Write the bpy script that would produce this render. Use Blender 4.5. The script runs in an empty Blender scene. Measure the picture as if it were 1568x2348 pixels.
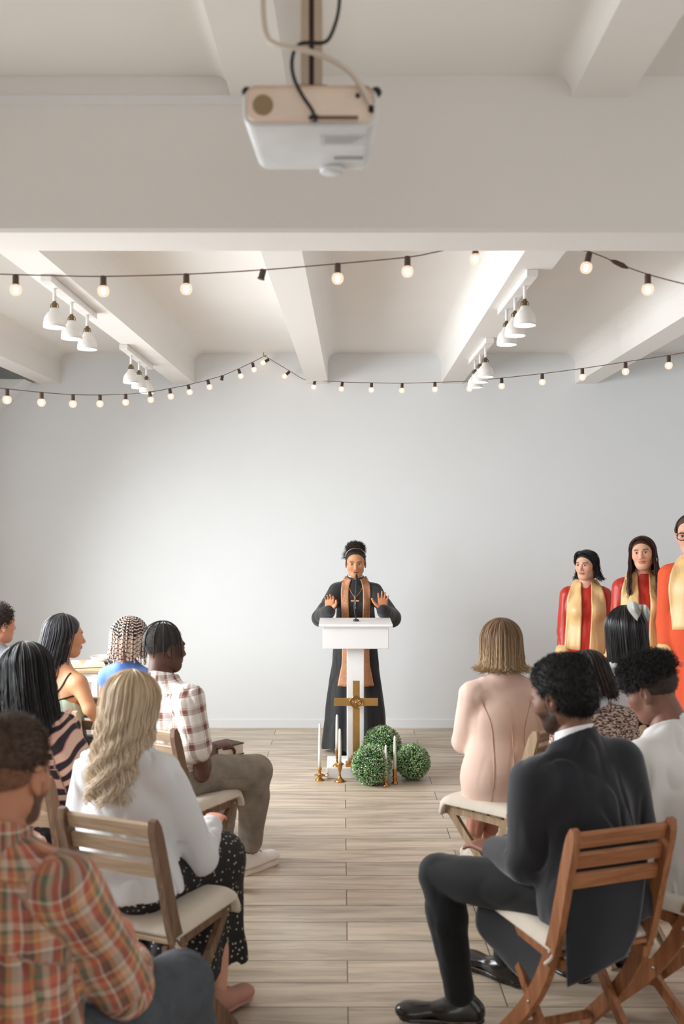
import bpy, math, random
import numpy as np
from mathutils import Vector, Matrix
rng = np.random.default_rng(7)
random.seed(5)
SC = bpy.context.scene
COL = SC.collection
# ---------------------------------------------------------------- camera, exposure, lights
CAM_H, F, HY, CX = 1.83, 2300.0, 1192.0, 784.0
cam_d = bpy.data.cameras.new('camera'); cam = bpy.data.objects.new('camera', cam_d); COL.objects.link(cam)
cam.location = (0, 0, CAM_H); cam.rotation_euler = (math.pi/2, 0, 0)
cam_d.sensor_fit = 'VERTICAL'; cam_d.sensor_height = 36.0; cam_d.sensor_width = 24.0
cam_d.lens = F/2348*36
cam_d.shift_y = (HY-1174)/2348
cam_d.clip_start = .05
cam_d.dof.use_dof = True; cam_d.dof.focus_distance = 7.6; cam_d.dof.aperture_fstop = 2.8
SC.camera = cam
SC.view_settings.view_transform = 'Standard'; SC.view_settings.look = 'None'
SC.view_settings.gamma = 1; SC.view_settings.use_curve_mapping = False
SC.view_settings.exposure = 0.06
def W(px, py, Y):
    return np.array([(px-CX)/F*Y, Y, CAM_H-(py-HY)/F*Y])
wd = bpy.data.worlds.new('world'); SC.world = wd; wd.use_nodes = True
wd.node_tree.nodes['Background'].inputs[0].default_value = (.86, .93, 1, 1)
wd.node_tree.nodes['Background'].inputs[1].default_value = 1.5
def area(name, loc, rot, sx, sy, power, col):
    l = bpy.data.lights.new(name, 'AREA'); l.shape = 'RECTANGLE'; l.size = sx; l.size_y = sy
    l.energy = power; l.color = col
    o = bpy.data.objects.new(name, l); COL.objects.link(o); o.location = loc; o.rotation_euler = rot
    return o
# daylight by left and right windows; an added frontal fill behind the camera
XL, XR, YB, YF = -3.03, 3.6, 8.84, -3.2
LIGHT_L = area('daylight_left', (XL-.12, 5.3, 1.70), (0, -math.pi/2+.45, 0), 1.8, 4.3, 262, (.93, .975, 1))
LIGHT_L.data.spread = math.radians(142)
FILL_B = area('fill_back', (.1, YF-.16, 1.75), (math.pi/2, 0, 0), 4.6, 2.0, 26, (1, .87, .74))  # unseen area light, added as warm frontal fill from the camera side
LIGHT_R = area('daylight_right', (XR+.16, 1.6, 1.75), (0, math.pi/2, 0), 1.7, 2.6, 7, (1, .86, .74))

# ---------------------------------------------------------------- materials
def lin(c):
    out = []
    for v in c:
        v = v/255.0
        out.append(v/12.92 if v <= .04045 else ((v+.055)/1.055)**2.4)
    return tuple(out)+(1,)
class N:
    def __init__(s, name):
        s.m = bpy.data.materials.new(name); s.m.use_nodes = True
        s.nt = s.m.node_tree; s.b = s.nt.nodes['Principled BSDF']; s.out = s.nt.nodes['Material Output']
    def n(s, t, **kw):
        x = s.nt.nodes.new(t)
        for k, v in kw.items():
            if k.startswith('i_'):
                key = k[2:]; key = int(key) if key.isdigit() else key
                x.inputs[key].default_value = v
            else: setattr(x, k, v)
        return x
    def l(s, a, b): s.nt.links.new(a, b)
    def ramp(s, stops, interp='LINEAR'):
        r = s.n('ShaderNodeValToRGB'); r.color_ramp.interpolation = interp
        e = r.color_ramp.elements
        while len(e) > 1: e.remove(e[-1])
        e[0].position = stops[0][0]; e[0].color = stops[0][1]
        for p, c in stops[1:]:
            q = e.new(p); q.color = c
        return r
    def math(s, op, a, b=None, c=None):
        x = s.n('ShaderNodeMath', operation=op)
        for i, v in enumerate((a, b, c)):
            if v is None: continue
            if isinstance(v, (int, float)): x.inputs[i].default_value = v
            else: s.l(v, x.inputs[i])
        return x.outputs[0]
    def mix(s, fac, a, b, blend='MIX'):
        x = s.n('ShaderNodeMix', data_type='RGBA', blend_type=blend)
        for i, v in ((0, fac), (6, a), (7, b)):
            if isinstance(v, (int, float, tuple)): x.inputs[i].default_value = v
            else: s.l(v, x.inputs[i])
        return x.outputs[2]
    def bump(s, h, st=.3, dist=.01):
        b = s.n('ShaderNodeBump'); b.inputs['Strength'].default_value = st; b.inputs['Distance'].default_value = dist
        s.l(h, b.inputs['Height']); s.l(b.outputs[0], s.b.inputs['Normal']); return b
def mat(name, col, rough=.6, metal=0, nscale=0, var=.08, bump=0, bscale=None, sheen=0, stretch=None, spec=.4):
    k = N(name); c = lin(col)
    k.b.inputs['Base Color'].default_value = c; k.b.inputs['Roughness'].default_value = rough
    k.b.inputs['Metallic'].default_value = metal; k.b.inputs['Specular IOR Level'].default_value = spec
    if sheen: k.b.inputs['Sheen Weight'].default_value = sheen
    tc = k.n('ShaderNodeTexCoord')
    src = tc.outputs['Object']
    if stretch:
        mp = k.n('ShaderNodeMapping'); mp.inputs['Scale'].default_value = stretch; k.l(src, mp.inputs[0]); src = mp.outputs[0]
    ns = k.n('ShaderNodeTexNoise', i_Scale=nscale or 8.0, i_Detail=5.0); k.l(src, ns.inputs['Vector'])
    r = k.ramp([(.3, tuple(max(0, v*(1-var)) for v in c[:3])+(1,)), (.7, tuple(min(1, v*(1+var)) for v in c[:3])+(1,))])
    k.l(ns.outputs[0], r.inputs[0]); k.l(r.outputs[0], k.b.inputs['Base Color'])
    if bump:
        n2 = k.n('ShaderNodeTexNoise', i_Scale=bscale or 60.0, i_Detail=3.0); k.l(src, n2.inputs['Vector'])
        k.bump(n2.outputs[0], bump)
    return k.m
def emis(name, col, st):
    k = N(name); e = k.n('ShaderNodeEmission'); e.inputs[0].default_value = col; e.inputs[1].default_value = st
    k.l(e.outputs[0], k.out.inputs[0]); return k.m

# ---------------------------------------------------------------- object helpers
def empty(name, loc=(0, 0, 0), rz=0, label=None, cat=None, group=None):
    o = bpy.data.objects.new(name, None); COL.objects.link(o); o.location = tuple(float(v) for v in loc)
    o.rotation_euler = (0, 0, rz); o.empty_display_size = .1
    return tag(o, label, cat, group)
def tag(o, label=None, cat=None, group=None, kind=None):
    if label: o['label'] = label
    if cat: o['category'] = cat
    if group: o['group'] = group
    if kind: o['kind'] = kind
    return o
def mesh_obj(name, V, Fc, m, parent=None, smooth=True, attrs=None, mi=None, loc=None):
    me = bpy.data.meshes.new(name)
    V = np.asarray(V, dtype=np.float32).reshape(-1, 3)
    if isinstance(Fc, np.ndarray) and Fc.ndim == 2:
        k = Fc.shape[1]; nf = len(Fc)
        me.vertices.add(len(V)); me.vertices.foreach_set('co', V.ravel())
        me.loops.add(nf*k); me.loops.foreach_set('vertex_index', Fc.astype(np.int32).ravel())
        me.polygons.add(nf); me.polygons.foreach_set('loop_start', np.arange(0, nf*k, k, dtype=np.int32))
        me.update(calc_edges=True); me.validate()
    else:
        me.from_pydata(V.tolist(), [], [list(map(int, f)) for f in Fc]); me.update()
    if smooth: me.polygons.foreach_set('use_smooth', np.ones(len(me.polygons), dtype=bool))
    for mm in (m if isinstance(m, (list, tuple)) else [m]): me.materials.append(mm)
    if mi is not None: me.polygons.foreach_set('material_index', np.asarray(mi, dtype=np.int32))
    for k, a in (attrs or {}).items():
        a = np.asarray(a, dtype=np.float32)
        if a.ndim == 1:
            t = me.attributes.new(k, 'FLOAT', 'POINT'); t.data.foreach_set('value', a)
        elif a.shape[1] == 3:
            t = me.attributes.new(k, 'FLOAT_VECTOR', 'POINT'); t.data.foreach_set('vector', a.ravel())
        else:
            t = me.attributes.new(k, 'FLOAT_COLOR', 'POINT'); t.data.foreach_set('color', a.ravel())
    o = bpy.data.objects.new(name, me); COL.objects.link(o)
    if parent: o.parent = parent
    if loc is not None: o.location = tuple(float(v) for v in loc)
    return o
class MB:
    """collects several closed shapes into one mesh"""
    def __init__(s): s.V = []; s.F = []; s.n = 0; s.mi = []
    def add(s, V, Fc, mi=0):
        V = np.asarray(V, float).reshape(-1, 3)
        s.V.append(V); s.F += [[int(i)+s.n for i in f] for f in Fc]; s.mi += [mi]*len(Fc); s.n += len(V); return s
    def box(s, a, b, mi=0, R=None, c=None, bev=0):
        (x0, y0, z0), (x1, y1, z1) = a, b
        if bev:
            # bevelled box: 24 verts as hull of inset faces
            e = bev; vs = []; 
            for sx, X in ((-1, x0), (1, x1)):
                for sy, Y in ((-1, y0), (1, y1)):
                    for sz, Z in ((-1, z0), (1, z1)):
                        vs += [(X, Y-sy*e, Z-sz*e), (X-sx*e, Y, Z-sz*e), (X-sx*e, Y-sy*e, Z)]
            vs = np.array(vs)
            def q(i, k): return i*3+k
            ix = lambda a_, b_, c_: a_*4+b_*2+c_
            fs = []
            fs += [[q(ix(0,0,0),0), q(ix(0,0,1),0), q(ix(0,1,1),0), q(ix(0,1,0),0)], [q(ix(1,0,0),0), q(ix(1,1,0),0), q(ix(1,1,1),0), q(ix(1,0,1),0)]]
            fs += [[q(ix(0,0,0),1), q(ix(1,0,0),1), q(ix(1,0,1),1), q(ix(0,0,1),1)], [q(ix(0,1,0),1), q(ix(0,1,1),1), q(ix(1,1,1),1), q(ix(1,1,0),1)]]
            fs += [[q(ix(0,0,0),2), q(ix(0,1,0),2), q(ix(1,1,0),2), q(ix(1,0,0),2)], [q(ix(0,0,1),2), q(ix(1,0,1),2), q(ix(1,1,1),2), q(ix(0,1,1),2)]]
            for b_ in (0, 1):
                for c_ in (0, 1):
                    f = [q(ix(0,b_,c_),1), q(ix(0,b_,c_),2), q(ix(1,b_,c_),2), q(ix(1,b_,c_),1)]
                    fs.append(f if (b_ ^ c_) == 0 else f[::-1])
                    f = [q(ix(b_,0,c_),0), q(ix(b_,0,c_),2), q(ix(b_,1,c_),2), q(ix(b_,1,c_),0)]
                    fs.append(f[::-1] if (b_ ^ c_) == 0 else f)
                    f = [q(ix(b_,c_,0),0), q(ix(b_,c_,0),1), q(ix(b_,c_,1),1), q(ix(b_,c_,1),0)]
                    fs.append(f if (b_ ^ c_) == 0 else f[::-1])
            for a_ in (0, 1):
                for b_ in (0, 1):
                    for c_ in (0, 1):
                        i = ix(a_, b_, c_); f = [q(i, 0), q(i, 1), q(i, 2)]
                        fs.append(f if (a_ ^ b_ ^ c_) else f[::-1])
        else:
            vs = np.array([(x, y, z) for x in (x0, x1) for y in (y0, y1) for z in (z0, z1)])
            fs = [[0,1,3,2],[4,6,7,5],[0,4,5,1],[2,3,7,6],[0,2,6,4],[1,5,7,3]]
        if R is not None: vs = vs @ np.array(R).T
        if c is not None: vs = vs+np.array(c)
        return s.add(vs, fs, mi)
    def tube(s, pts, r, n=8, mi=0, cap=True, flat=None):
        V, Fc = tube_geo(np.array(pts, float), r, n, cap); return s.add(V, Fc, mi)
    def lathe(s, prof, n=24, mi=0, c=(0, 0, 0)):
        V = []; Fc = []
        for r, z in prof:
            for i in range(n):
                a = 2*math.pi*i/n; V.append((c[0]+r*math.cos(a), c[1]+r*math.sin(a), c[2]+z))
        m_ = len(prof)
        for j in range(m_-1):
            for i in range(n): Fc.append([j*n+i, j*n+(i+1) % n, (j+1)*n+(i+1) % n, (j+1)*n+i])
        if prof[0][0] > 1e-5: Fc.append(list(range(n))[::-1])
        if prof[-1][0] > 1e-5: Fc.append([(m_-1)*n+i for i in range(n)])
        return s.add(V, Fc, mi)
    def prism(s, poly, a0, a1, axis='x', mi=0):
        n = len(poly); V = []
        for a in (a0, a1):
            for p, q in poly:
                V.append({'x': (a, p, q), 'y': (p, a, q), 'z': (p, q, a)}[axis])
        fs = [list(range(n))[::-1], list(range(n, 2*n))]+[[i, (i+1) % n, n+(i+1) % n, n+i] for i in range(n)]
        return s.add(V, fs, mi)
    def ball(s, c, r, n=16, mi=0):
        r = np.array([r]*3 if isinstance(r, (int, float)) else r, float); V = []; Fc = []; m_ = n//2
        for j in range(m_+1):
            t = math.pi*j/m_
            for i in range(n):
                a = 2*math.pi*i/n; V.append((c[0]+r[0]*math.sin(t)*math.cos(a), c[1]+r[1]*math.sin(t)*math.sin(a), c[2]-r[2]*math.cos(t)))
        for j in range(m_):
            for i in range(n): Fc.append([j*n+i, j*n+(i+1) % n, (j+1)*n+(i+1) % n, (j+1)*n+i])
        return s.add(V, Fc, mi)
    def build(s, name, m, parent=None, smooth=False, loc=None, attrs=None):
        o = mesh_obj(name, np.concatenate(s.V), s.F, m, parent, smooth, attrs, s.mi if isinstance(m, (list, tuple)) else None, loc)
        if smooth == 'auto':
            pass
        return o
def tube_geo(P, r, n=8, cap=True):
    P = np.asarray(P, float); m = len(P)
    r = np.full(m, r, float) if np.isscalar(r) else np.asarray(r, float)
    T = np.gradient(P, axis=0); T /= np.linalg.norm(T, axis=1)[:, None]+1e-9
    u = np.cross(T[0], (0, 0, 1.0))
    if np.linalg.norm(u) < 1e-3: u = np.cross(T[0], (1.0, 0, 0))
    U = []
    for i in range(m):
        u = u-T[i]*np.dot(u, T[i]); u /= np.linalg.norm(u)+1e-9; U.append(u)
    U = np.array(U); B = np.cross(T, U)
    a = np.arange(n)*2*math.pi/n
    V = (P[:, None, :]+r[:, None, None]*(np.cos(a)[None, :, None]*U[:, None, :]+np.sin(a)[None, :, None]*B[:, None, :])).reshape(-1, 3)
    Fc = []
    for j in range(m-1):
        for i in range(n): Fc.append([j*n+i, j*n+(i+1) % n, (j+1)*n+(i+1) % n, (j+1)*n+i])
    if cap: Fc.append(list(range(n))[::-1]); Fc.append([(m-1)*n+i for i in range(n)])
    return V, Fc
def strands(paths, r, n=4):
    """many tapering tubes, paths (S,M,3); returns V,F(quads),rnd,along"""
    P = np.asarray(paths, float); S, M, _ = P.shape
    T = np.gradient(P, axis=1); T /= np.linalg.norm(T, axis=2)[..., None]+1e-9
    ref = np.array([.31, .87, .37]); U = np.cross(T, ref); U /= np.linalg.norm(U, axis=2)[..., None]+1e-9
    B = np.cross(T, U); a = np.arange(n)*2*math.pi/n
    r = np.asarray(r, float)
    if r.ndim == 0: r = r*np.ones((S, M))
    elif r.ndim == 1: r = np.tile(r, (S, 1))
    V = P[:, :, None, :]+r[:, :, None, None]*(np.cos(a)[None, None, :, None]*U[:, :, None, :]+np.sin(a)[None, None, :, None]*B[:, :, None, :])
    V = V.reshape(-1, 3)
    s_, j, i = np.meshgrid(np.arange(S), np.arange(M-1), np.arange(n), indexing='ij')
    base = s_*M*n
    Fc = np.stack([base+j*n+i, base+j*n+(i+1) % n, base+(j+1)*n+(i+1) % n, base+(j+1)*n+i], -1).reshape(-1, 4)
    rnd = np.repeat(rng.random(S), M*n); al = np.tile(np.repeat(np.linspace(0, 1, M), n), S)
    return V, Fc, rnd, al
def catmull(P, n=8):
    P = np.array(P, float); Q = np.vstack([2*P[0]-P[1], P, 2*P[-1]-P[-2]]); out = []
    for i in range(1, len(Q)-2):
        for t in np.linspace(0, 1, n, endpoint=False):
            a, b, c, d = Q[i-1:i+3]
            out.append(.5*((2*b)+(c-a)*t+(2*a-5*b+4*c-d)*t*t+(-a+3*b-3*c+d)*t**3))
    out.append(P[-1]); return np.array(out)
# ================================================================ THE ROOM
def plaster(name, col, bscale=14):
    return mat(name, col, .85, nscale=2.2, var=.012, bump=.06, bscale=bscale, spec=.2)
M_wall = plaster('wall_paint', (230, 232, 233)); M_ceil = plaster('ceiling_paint', (238, 234, 229)); M_trim = plaster('trim_paint', (235, 234, 232))
def floor_mat():
    k = N('wood_look_planks'); tc = k.n('ShaderNodeTexCoord')
    mp = k.n('ShaderNodeMapping'); k.l(tc.outputs['Object'], mp.inputs[0])
    mp.inputs['Location'].default_value = (-.022+1.2, -(5.36-.199*24), 0)
    br = k.n('ShaderNodeTexBrick', offset=.5, squash=1.0)
    for i, v in (('Color1', (0, 0, 0, 1)), ('Color2', (1, 1, 1, 1)), ('Mortar', (.5, .5, .5, 1)), ('Scale', 1.0), ('Mortar Size', .0022), ('Mortar Smooth', .1), ('Bias', 0.0), ('Brick Width', 1.2), ('Row Height', .199)):
        br.inputs[i].default_value = v
    k.l(mp.outputs[0], br.inputs[0])
    sep = k.n('ShaderNodeSeparateXYZ'); k.l(mp.outputs[0], sep.inputs[0])
    # every plank samples its own piece of the grain
    cmb = k.n('ShaderNodeCombineXYZ')
    k.l(k.math('MULTIPLY', sep.outputs[0], 1.1), cmb.inputs[0]); k.l(k.math('MULTIPLY', sep.outputs[1], 10.0), cmb.inputs[1])
    bw = k.n('ShaderNodeSeparateColor'); k.l(br.outputs[0], bw.inputs[0])
    k.l(k.math('MULTIPLY', bw.outputs[0], 37.0), cmb.inputs[2])
    n1 = k.n('ShaderNodeTexNoise', i_Scale=1.6, i_Detail=7.0, i_Roughness=.62, i_Distortion=.5); k.l(cmb.outputs[0], n1.inputs['Vector'])
    cmb2 = k.n('ShaderNodeCombineXYZ')
    k.l(k.math('MULTIPLY', sep.outputs[0], 3.0), cmb2.inputs[0]); k.l(k.math('MULTIPLY', sep.outputs[1], 60.0), cmb2.inputs[1]); k.l(k.math('MULTIPLY', bw.outputs[0], 11.0), cmb2.inputs[2])
    n2 = k.n('ShaderNodeTexNoise', i_Scale=1.3, i_Detail=4.0); k.l(cmb2.outputs[0], n2.inputs['Vector'])
    r1 = k.ramp([(.24, lin((146, 132, 116))), (.42, lin((182, 167, 149))), (.55, lin((204, 189, 170))), (.75, lin((218, 203, 185)))]); k.l(n1.outputs[0], r1.inputs[0])
    r2 = k.ramp([(.2, (.90, .89, .87, 1)), (.8, (1.08, 1.08, 1.08, 1))]); k.l(n2.outputs[0], r2.inputs[0])
    c = k.mix(.8, r1.outputs[0], r2.outputs[0], 'MULTIPLY')
    r3 = k.ramp([(0, (.84, .84, .84, 1)), (1, (1.12, 1.08, 1.05, 1))]); k.l(bw.outputs[0], r3.inputs[0])
    c = k.mix(.8, c, r3.outputs[0], 'MULTIPLY')
    # knots
    vo = k.n('ShaderNodeTexVoronoi', i_Scale=.9); cm3 = k.n('ShaderNodeCombineXYZ')
    k.l(k.math('MULTIPLY', sep.outputs[0], 1.7), cm3.inputs[0]); k.l(k.math('MULTIPLY', sep.outputs[1], 5.2), cm3.inputs[1]); k.l(cm3.outputs[0], vo.inputs['Vector'])
    kn = k.ramp([(0, (.55, .48, .42, 1)), (.05, (.7, .64, .58, 1)), (.11, (1, 1, 1, 1))]); k.l(vo.outputs['Distance'], kn.inputs[0])
    c = k.mix(.75, c, kn.outputs[0], 'MULTIPLY')
    c = k.mix(br.outputs['Fac'], c, lin((72, 60, 50)))
    k.l(c, k.b.inputs['Base Color']); k.b.inputs['Roughness'].default_value = .42; k.b.inputs['Specular IOR Level'].default_value = .45
    h = k.math('SUBTRACT', k.math('MULTIPLY', n2.outputs[0], .25), br.outputs['Fac']); k.bump(h, .25, .002)
    return k.m
def struct(name, mb, m, smooth=False):
    o = mb.build(name, m, None, smooth); o['kind'] = 'structure'; return o
struct('floor', MB().box((XL-.3, YF-.3, -.12), (XR+.3, YB+.3, 0)), floor_mat())
HJ, HC, HN = 3.03, 3.30, 3.37      # joist underside, far ceiling, near ceiling
struct('wall_back', MB().box((XL-.3, YB, 0), (XR+.3, YB+.25, 3.9)), M_wall)
def wall_with_hole(name, axis, p0, p1, a0, a1, h0, h1, z0, z1, m=M_wall):
    b = MB()
    def bx(u0, u1, w0, w1):
        if axis == 'x': b.box((p0, u0, w0), (p1, u1, w1))
        else: b.box((u0, p0, w0), (u1, p1, w1))
    bx(a0, h0, 0, 3.9); bx(h1, a1, 0, 3.9); bx(h0, h1, 0, z0); bx(h0, h1, z1, 3.9)
    return struct(name, b, m)
wall_with_hole('wall_left', 'x', XL-.25, XL, YF, YB, 3.1, 7.5, .8, 2.7)
wall_with_hole('wall_right', 'x', XR, XR+.25, YF, YB, .3, 2.9, .9, 2.6)
wall_with_hole('wall_front', 'y', YF-.25, YF, XL, XR, -2.2, 2.4, .75, 2.75)
M_pane = N('window_glass'); t_ = M_pane.n('ShaderNodeBsdfTransparent'); g_ = M_pane.n('ShaderNodeBsdfGlossy', i_Roughness=.02); mx = M_pane.n('ShaderNodeMixShader', i_0=.05)
M_pane.l(t_.outputs[0], mx.inputs[1]); M_pane.l(g_.outputs[0], mx.inputs[2]); M_pane.l(mx.outputs[0], M_pane.out.inputs[0]); M_pane = M_pane.m
def window(name, axis, p, a0, a1, z0, z1, nb):
    fr = MB(); e = .05
    def bx(b, u0, u1, w0, w1, t=.03):
        if axis == 'x': b.box((p-t, u0, w0), (p+t, u1, w1))
        else: b.box((u0, p-t, w0), (u1, p+t, w1))
    bx(fr, a0, a1, z0, z0+e); bx(fr, a0, a1, z1-e, z1)
    for i in range(nb+1):
        u = a0+(a1-a0-e)*i/nb; bx(fr, u, u+e, z0+e, z1-e)
    root = empty(name, (0, 0, 0)); root['kind'] = 'structure'
    fr.build('window_frame', M_trim, root)
    g = MB(); bx(g, a0+e, a1-e, z0+e, z1-e, .004); g.build('pane', M_pane, root)
window('window_1', 'x', XL-.07, 3.1, 7.5, .8, 2.7, 4)
window('window_2', 'x', XR+.07, .3, 2.9, .9, 2.6, 2)
window('window_fill', 'y', YF-.07, -2.2, 2.4, .75, 2.75, 4)  # unseen window, added behind the camera to go with the frontal fill
# far ceiling: slab + joists with coved corners; the joists run a little askew to the end wall
SL = .013
JX = [-3.75, -2.57, -1.39, -.215, .965, 2.147, 3.33]
GY0, GY1, GZ = 3.48, 3.74, 2.83
def ribbed(name, y0, y1, zj, zc, rr, jw=.185):
    """cross-section polygon (x,z) swept along y with the skew"""
    prof = []
    xs = JX
    for i, jx in enumerate(xs):
        l_, r_ = jx-jw/2, jx+jw/2
        if i > 0:
            for t in np.linspace(0, math.pi/2, 9): prof.append((l_-rr*(1-math.sin(t)), zc-rr*(1-math.cos(t))))
        prof += [(l_+0.0, zj), (r_-0.0, zj)]
        if i < len(xs)-1:
            for t in np.linspace(math.pi/2, 0, 9): prof.append((r_+rr*(1-math.sin(t)), zc-rr*(1-math.cos(t))))
    V = []; 
    for y in (y0, y1):
        dx = SL*(y-YB)
        for x, z in prof: V.append((x+dx, y, z))
    n = len(prof)
    top = [(prof[0][0], 3.9), (prof[-1][0], 3.9)]
    for y in (y0, y1):
        dx = SL*(y-YB)
        for x, z in top: V.append((x+dx, y, z))
    fs = [[i, i+1, n+i+1, n+i] for i in range(n-1)]
    fs += [[2*n, 2*n+1, 2*n+3, 2*n+2], list(range(n))+[2*n+1, 2*n], [n+i for i in range(n)][::-1]+[2*n+2, 2*n+3]]
    b = MB().add(V, fs); o = struct(name, b, M_ceil, False)
    return o
ribbed('ceiling', GY1-.02, YB, HJ, HC, .10)
ribbed('ceiling', YF, GY0+.02, HN-.075, HN, .06, .2)
gb = MB().prism([(GY0, GZ+.012), (GY0+.012, GZ), (GY1-.012, GZ), (GY1, GZ+.012), (GY1, 3.9), (GY0, 3.9)], XL, XR, 'x')
struct('trim_2', gb, M_ceil)
struct('trim_3', MB().box((XL, GY0-.012, 3.268), (-.33, GY0, 3.298)), M_trim)
struct('baseboard_back', MB().box((XL, YB-.012, 0), (XR, YB, .07)), M_wall)
struct('trim_4', MB().prism([(XL, 2.75), (XL+.32, 3.03), (XL, 3.03)], 8.55, YB, 'y'), M_wall)
# hooks in the wall top
M_iron = mat('dark_iron', (60, 50, 44), .5, .6)
for px in (840, 945, 607):
    p = W(px, 800 if px != 607 else 812, YB-.03)
    hk = catmull([(0, .03, .03), (0, 0, .03), (-.012, -.004, .0), (0, -.008, -.02), (.014, -.006, -.01)], 5)
    o = MB().tube(hk, .0025, 6).build('wall_hook', M_iron, None, True, p)
    tag(o, {840: 'small empty metal hook at the wall top, left of two', 945: 'small empty metal hook at the wall top, right of two', 607: 'small metal hook holding the light string at its peak'}[px], 'hook', 'hooks at the top of the end wall')

# ================================================================ STRING LIGHTS
M_cord = mat('brown_cord', (98, 74, 62), .6); M_sock = mat('socket_plastic', (70, 52, 40), .5)
kg = N('bulb_glass'); e_ = kg.n('ShaderNodeEmission'); e_.inputs[0].default_value = (1, .72, .54, 1); e_.inputs[1].default_value = 1.25
t_ = kg.n('ShaderNodeBsdfTransparent'); mx = kg.n('ShaderNodeMixShader', i_0=.62); kg.l(t_.outputs[0], mx.inputs[1]); kg.l(e_.outputs[0], mx.inputs[2]); kg.l(mx.outputs[0], kg.out.inputs[0]); M_bulb = kg.m
M_fil = emis('bulb_filament', (1, .80, .62, 1), 26)
M_unlit = mat('clear_bulb', (215, 210, 205), .1)
sock_me = MB().lathe([(.0, .0), (.011, .0), (.0125, -.006), (.0125, -.034), (.0145, -.036), (.0145, -.04), (.0, -.04)], 14)
bulb_pf = [(.0, -.036), (.012, -.037), (.0185, -.043), (.0228, -.051), (.0238, -.060), (.0215, -.071), (.014, -.080), (.0, -.084)]
def string_light(cordpts, bulbs, label, unlit=(), hang=None):
    c0 = cordpts[0]; root = empty('string_lights', c0, 0, label, 'string lights', 'strings of globe bulbs')
    P = catmull([np.array(p)-c0 for p in cordpts], 10)
    P2 = P+np.array([0, .003, .002])
    MB().tube(P, .0019, 6).tube(P2, .0017, 6).build('cord', M_cord, root, True)
    for i, (b, tilt) in enumerate(bulbs):
        R = Matrix.Rotation(math.radians(tilt), 3, 'Y')
        s = sock_me.build('socket', M_sock, root, False, np.array(b)-c0) if i == 0 else None
        if s is None:
            s = first.copy(); COL.objects.link(s); s.parent = root; s.location = tuple(np.array(b)-c0)
        else: first = s
        s.rotation_euler = (0, math.radians(tilt), 0)
        if i in unlit: continue
        g = MB().lathe(bulb_pf, 16).build('bulb', M_bulb, s, True)
        MB().ball((0, 0, -.060), (.0095, .0095, .014), 8).build('filament', M_fil, root, True, tuple(Vector(np.array(b)-c0)+R @ Vector((0, 0, 0)))).rotation_euler = (0, math.radians(tilt), 0)
    return root
YN = 3.95
cp = [W(-90, 627, YN), W(0, 629, YN), W(115, 632, YN), W(237, 634, YN), W(427, 629, YN), W(603, 619, YN), W(774, 605, YN), W(934, 590, YN), W(1000, 578, YN), W(1090, 561, YN), W(1200, 553, YN), W(1351, 577, YN)]
string_light(cp, [(W(36, 630, YN), 0), (W(237, 633, YN), 0), (W(427, 628, YN), 0), (W(604, 618, YN), 15), (W(774, 604, YN), 0), (W(934, 588, YN), 0), (W(1090, 560, YN), 0)],
             'near string of globe bulbs hanging just behind the crossbeam, with one empty socket', unlit=(3,))
cp = [W(1351, 577, YN), W(1385, 590, YN), W(1421, 606, YN), W(1485, 629, YN), W(1568, 651, YN), W(1640, 664, YN)]
r_ = string_light(cp, [(W(1351, 580, YN), 12), (W(1485, 629, YN), 0)], 'short near string of globe bulbs sloping down to the right with a plug joint')
MB().tube([W(1400, 597, YN)-cp[0], W(1410, 601, YN)-cp[0], W(1428, 609, YN)-cp[0], W(1440, 615, YN)-cp[0]], [.004, .0095, .0105, .004], 8).build('plug_joint', M_sock, r_, True)
def Yw(px):
    xs = [-60, 0, 95, 167, 229, 288, 343, 389, 430, 480, 550, 607, 697, 783, 851, 921, 996, 1076, 1150, 1242, 1335, 1434, 1533, 1600]
    ys = [5.1, 5.25, 5.7, 6.15, 6.6, 7.0, 7.3, 7.55, 7.8, 8.1, 8.5, 8.76, 8.72, 8.6, 8.5, 8.4, 8.2, 7.9, 7.5, 7.2, 6.9, 6.55, 6.2, 6.0]
    return float(np.interp(px, xs, ys))
q = lambda x, y: W(x, y, Yw(x))
cp = [q(*p) for p in [(-60, 884), (16, 892), (95, 900), (167, 905), (229, 906), (288, 904), (343, 899), (389, 891), (430, 883), (477, 871), (511, 861), (546, 846), (580, 830), (607, 816)]]
string_light(cp, [(q(16, 891), 0), (q(95, 899), 0), (q(167, 904), 0), (q(229, 905), 0), (q(288, 903), 0), (q(343, 898), -8), (q(389, 891), -8), (q(431, 882), -12), (q(476, 871), -15), (q(510, 861), 10), (q(547, 847), -18), (q(579, 832), -12)],
             'far left string of globe bulbs rising to the hook on the end wall', unlit=(9,))
cp = [q(*p) for p in [(607, 816), (618, 823), (666, 852), (697, 870), (721, 872), (784, 876), (852, 878), (922, 879), (997, 877), (1076, 874), (1150, 867), (1242, 857), (1335, 845), (1434, 830), (1533, 815), (1600, 803)]]
string_light(cp, [(q(617, 824), 62), (q(664, 852), 48), (q(722, 872), 10), (q(785, 876), 8), (q(852, 878), 3), (q(922, 879), 3), (q(997, 876), 0), (q(1076, 874), 0), (q(1150, 867), 0), (q(1243, 857), 0), (q(1335, 845), 0), (q(1434, 831), 0), (q(1533, 816), 0)],
             'far right string of globe bulbs running right from the end wall hook')

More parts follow.
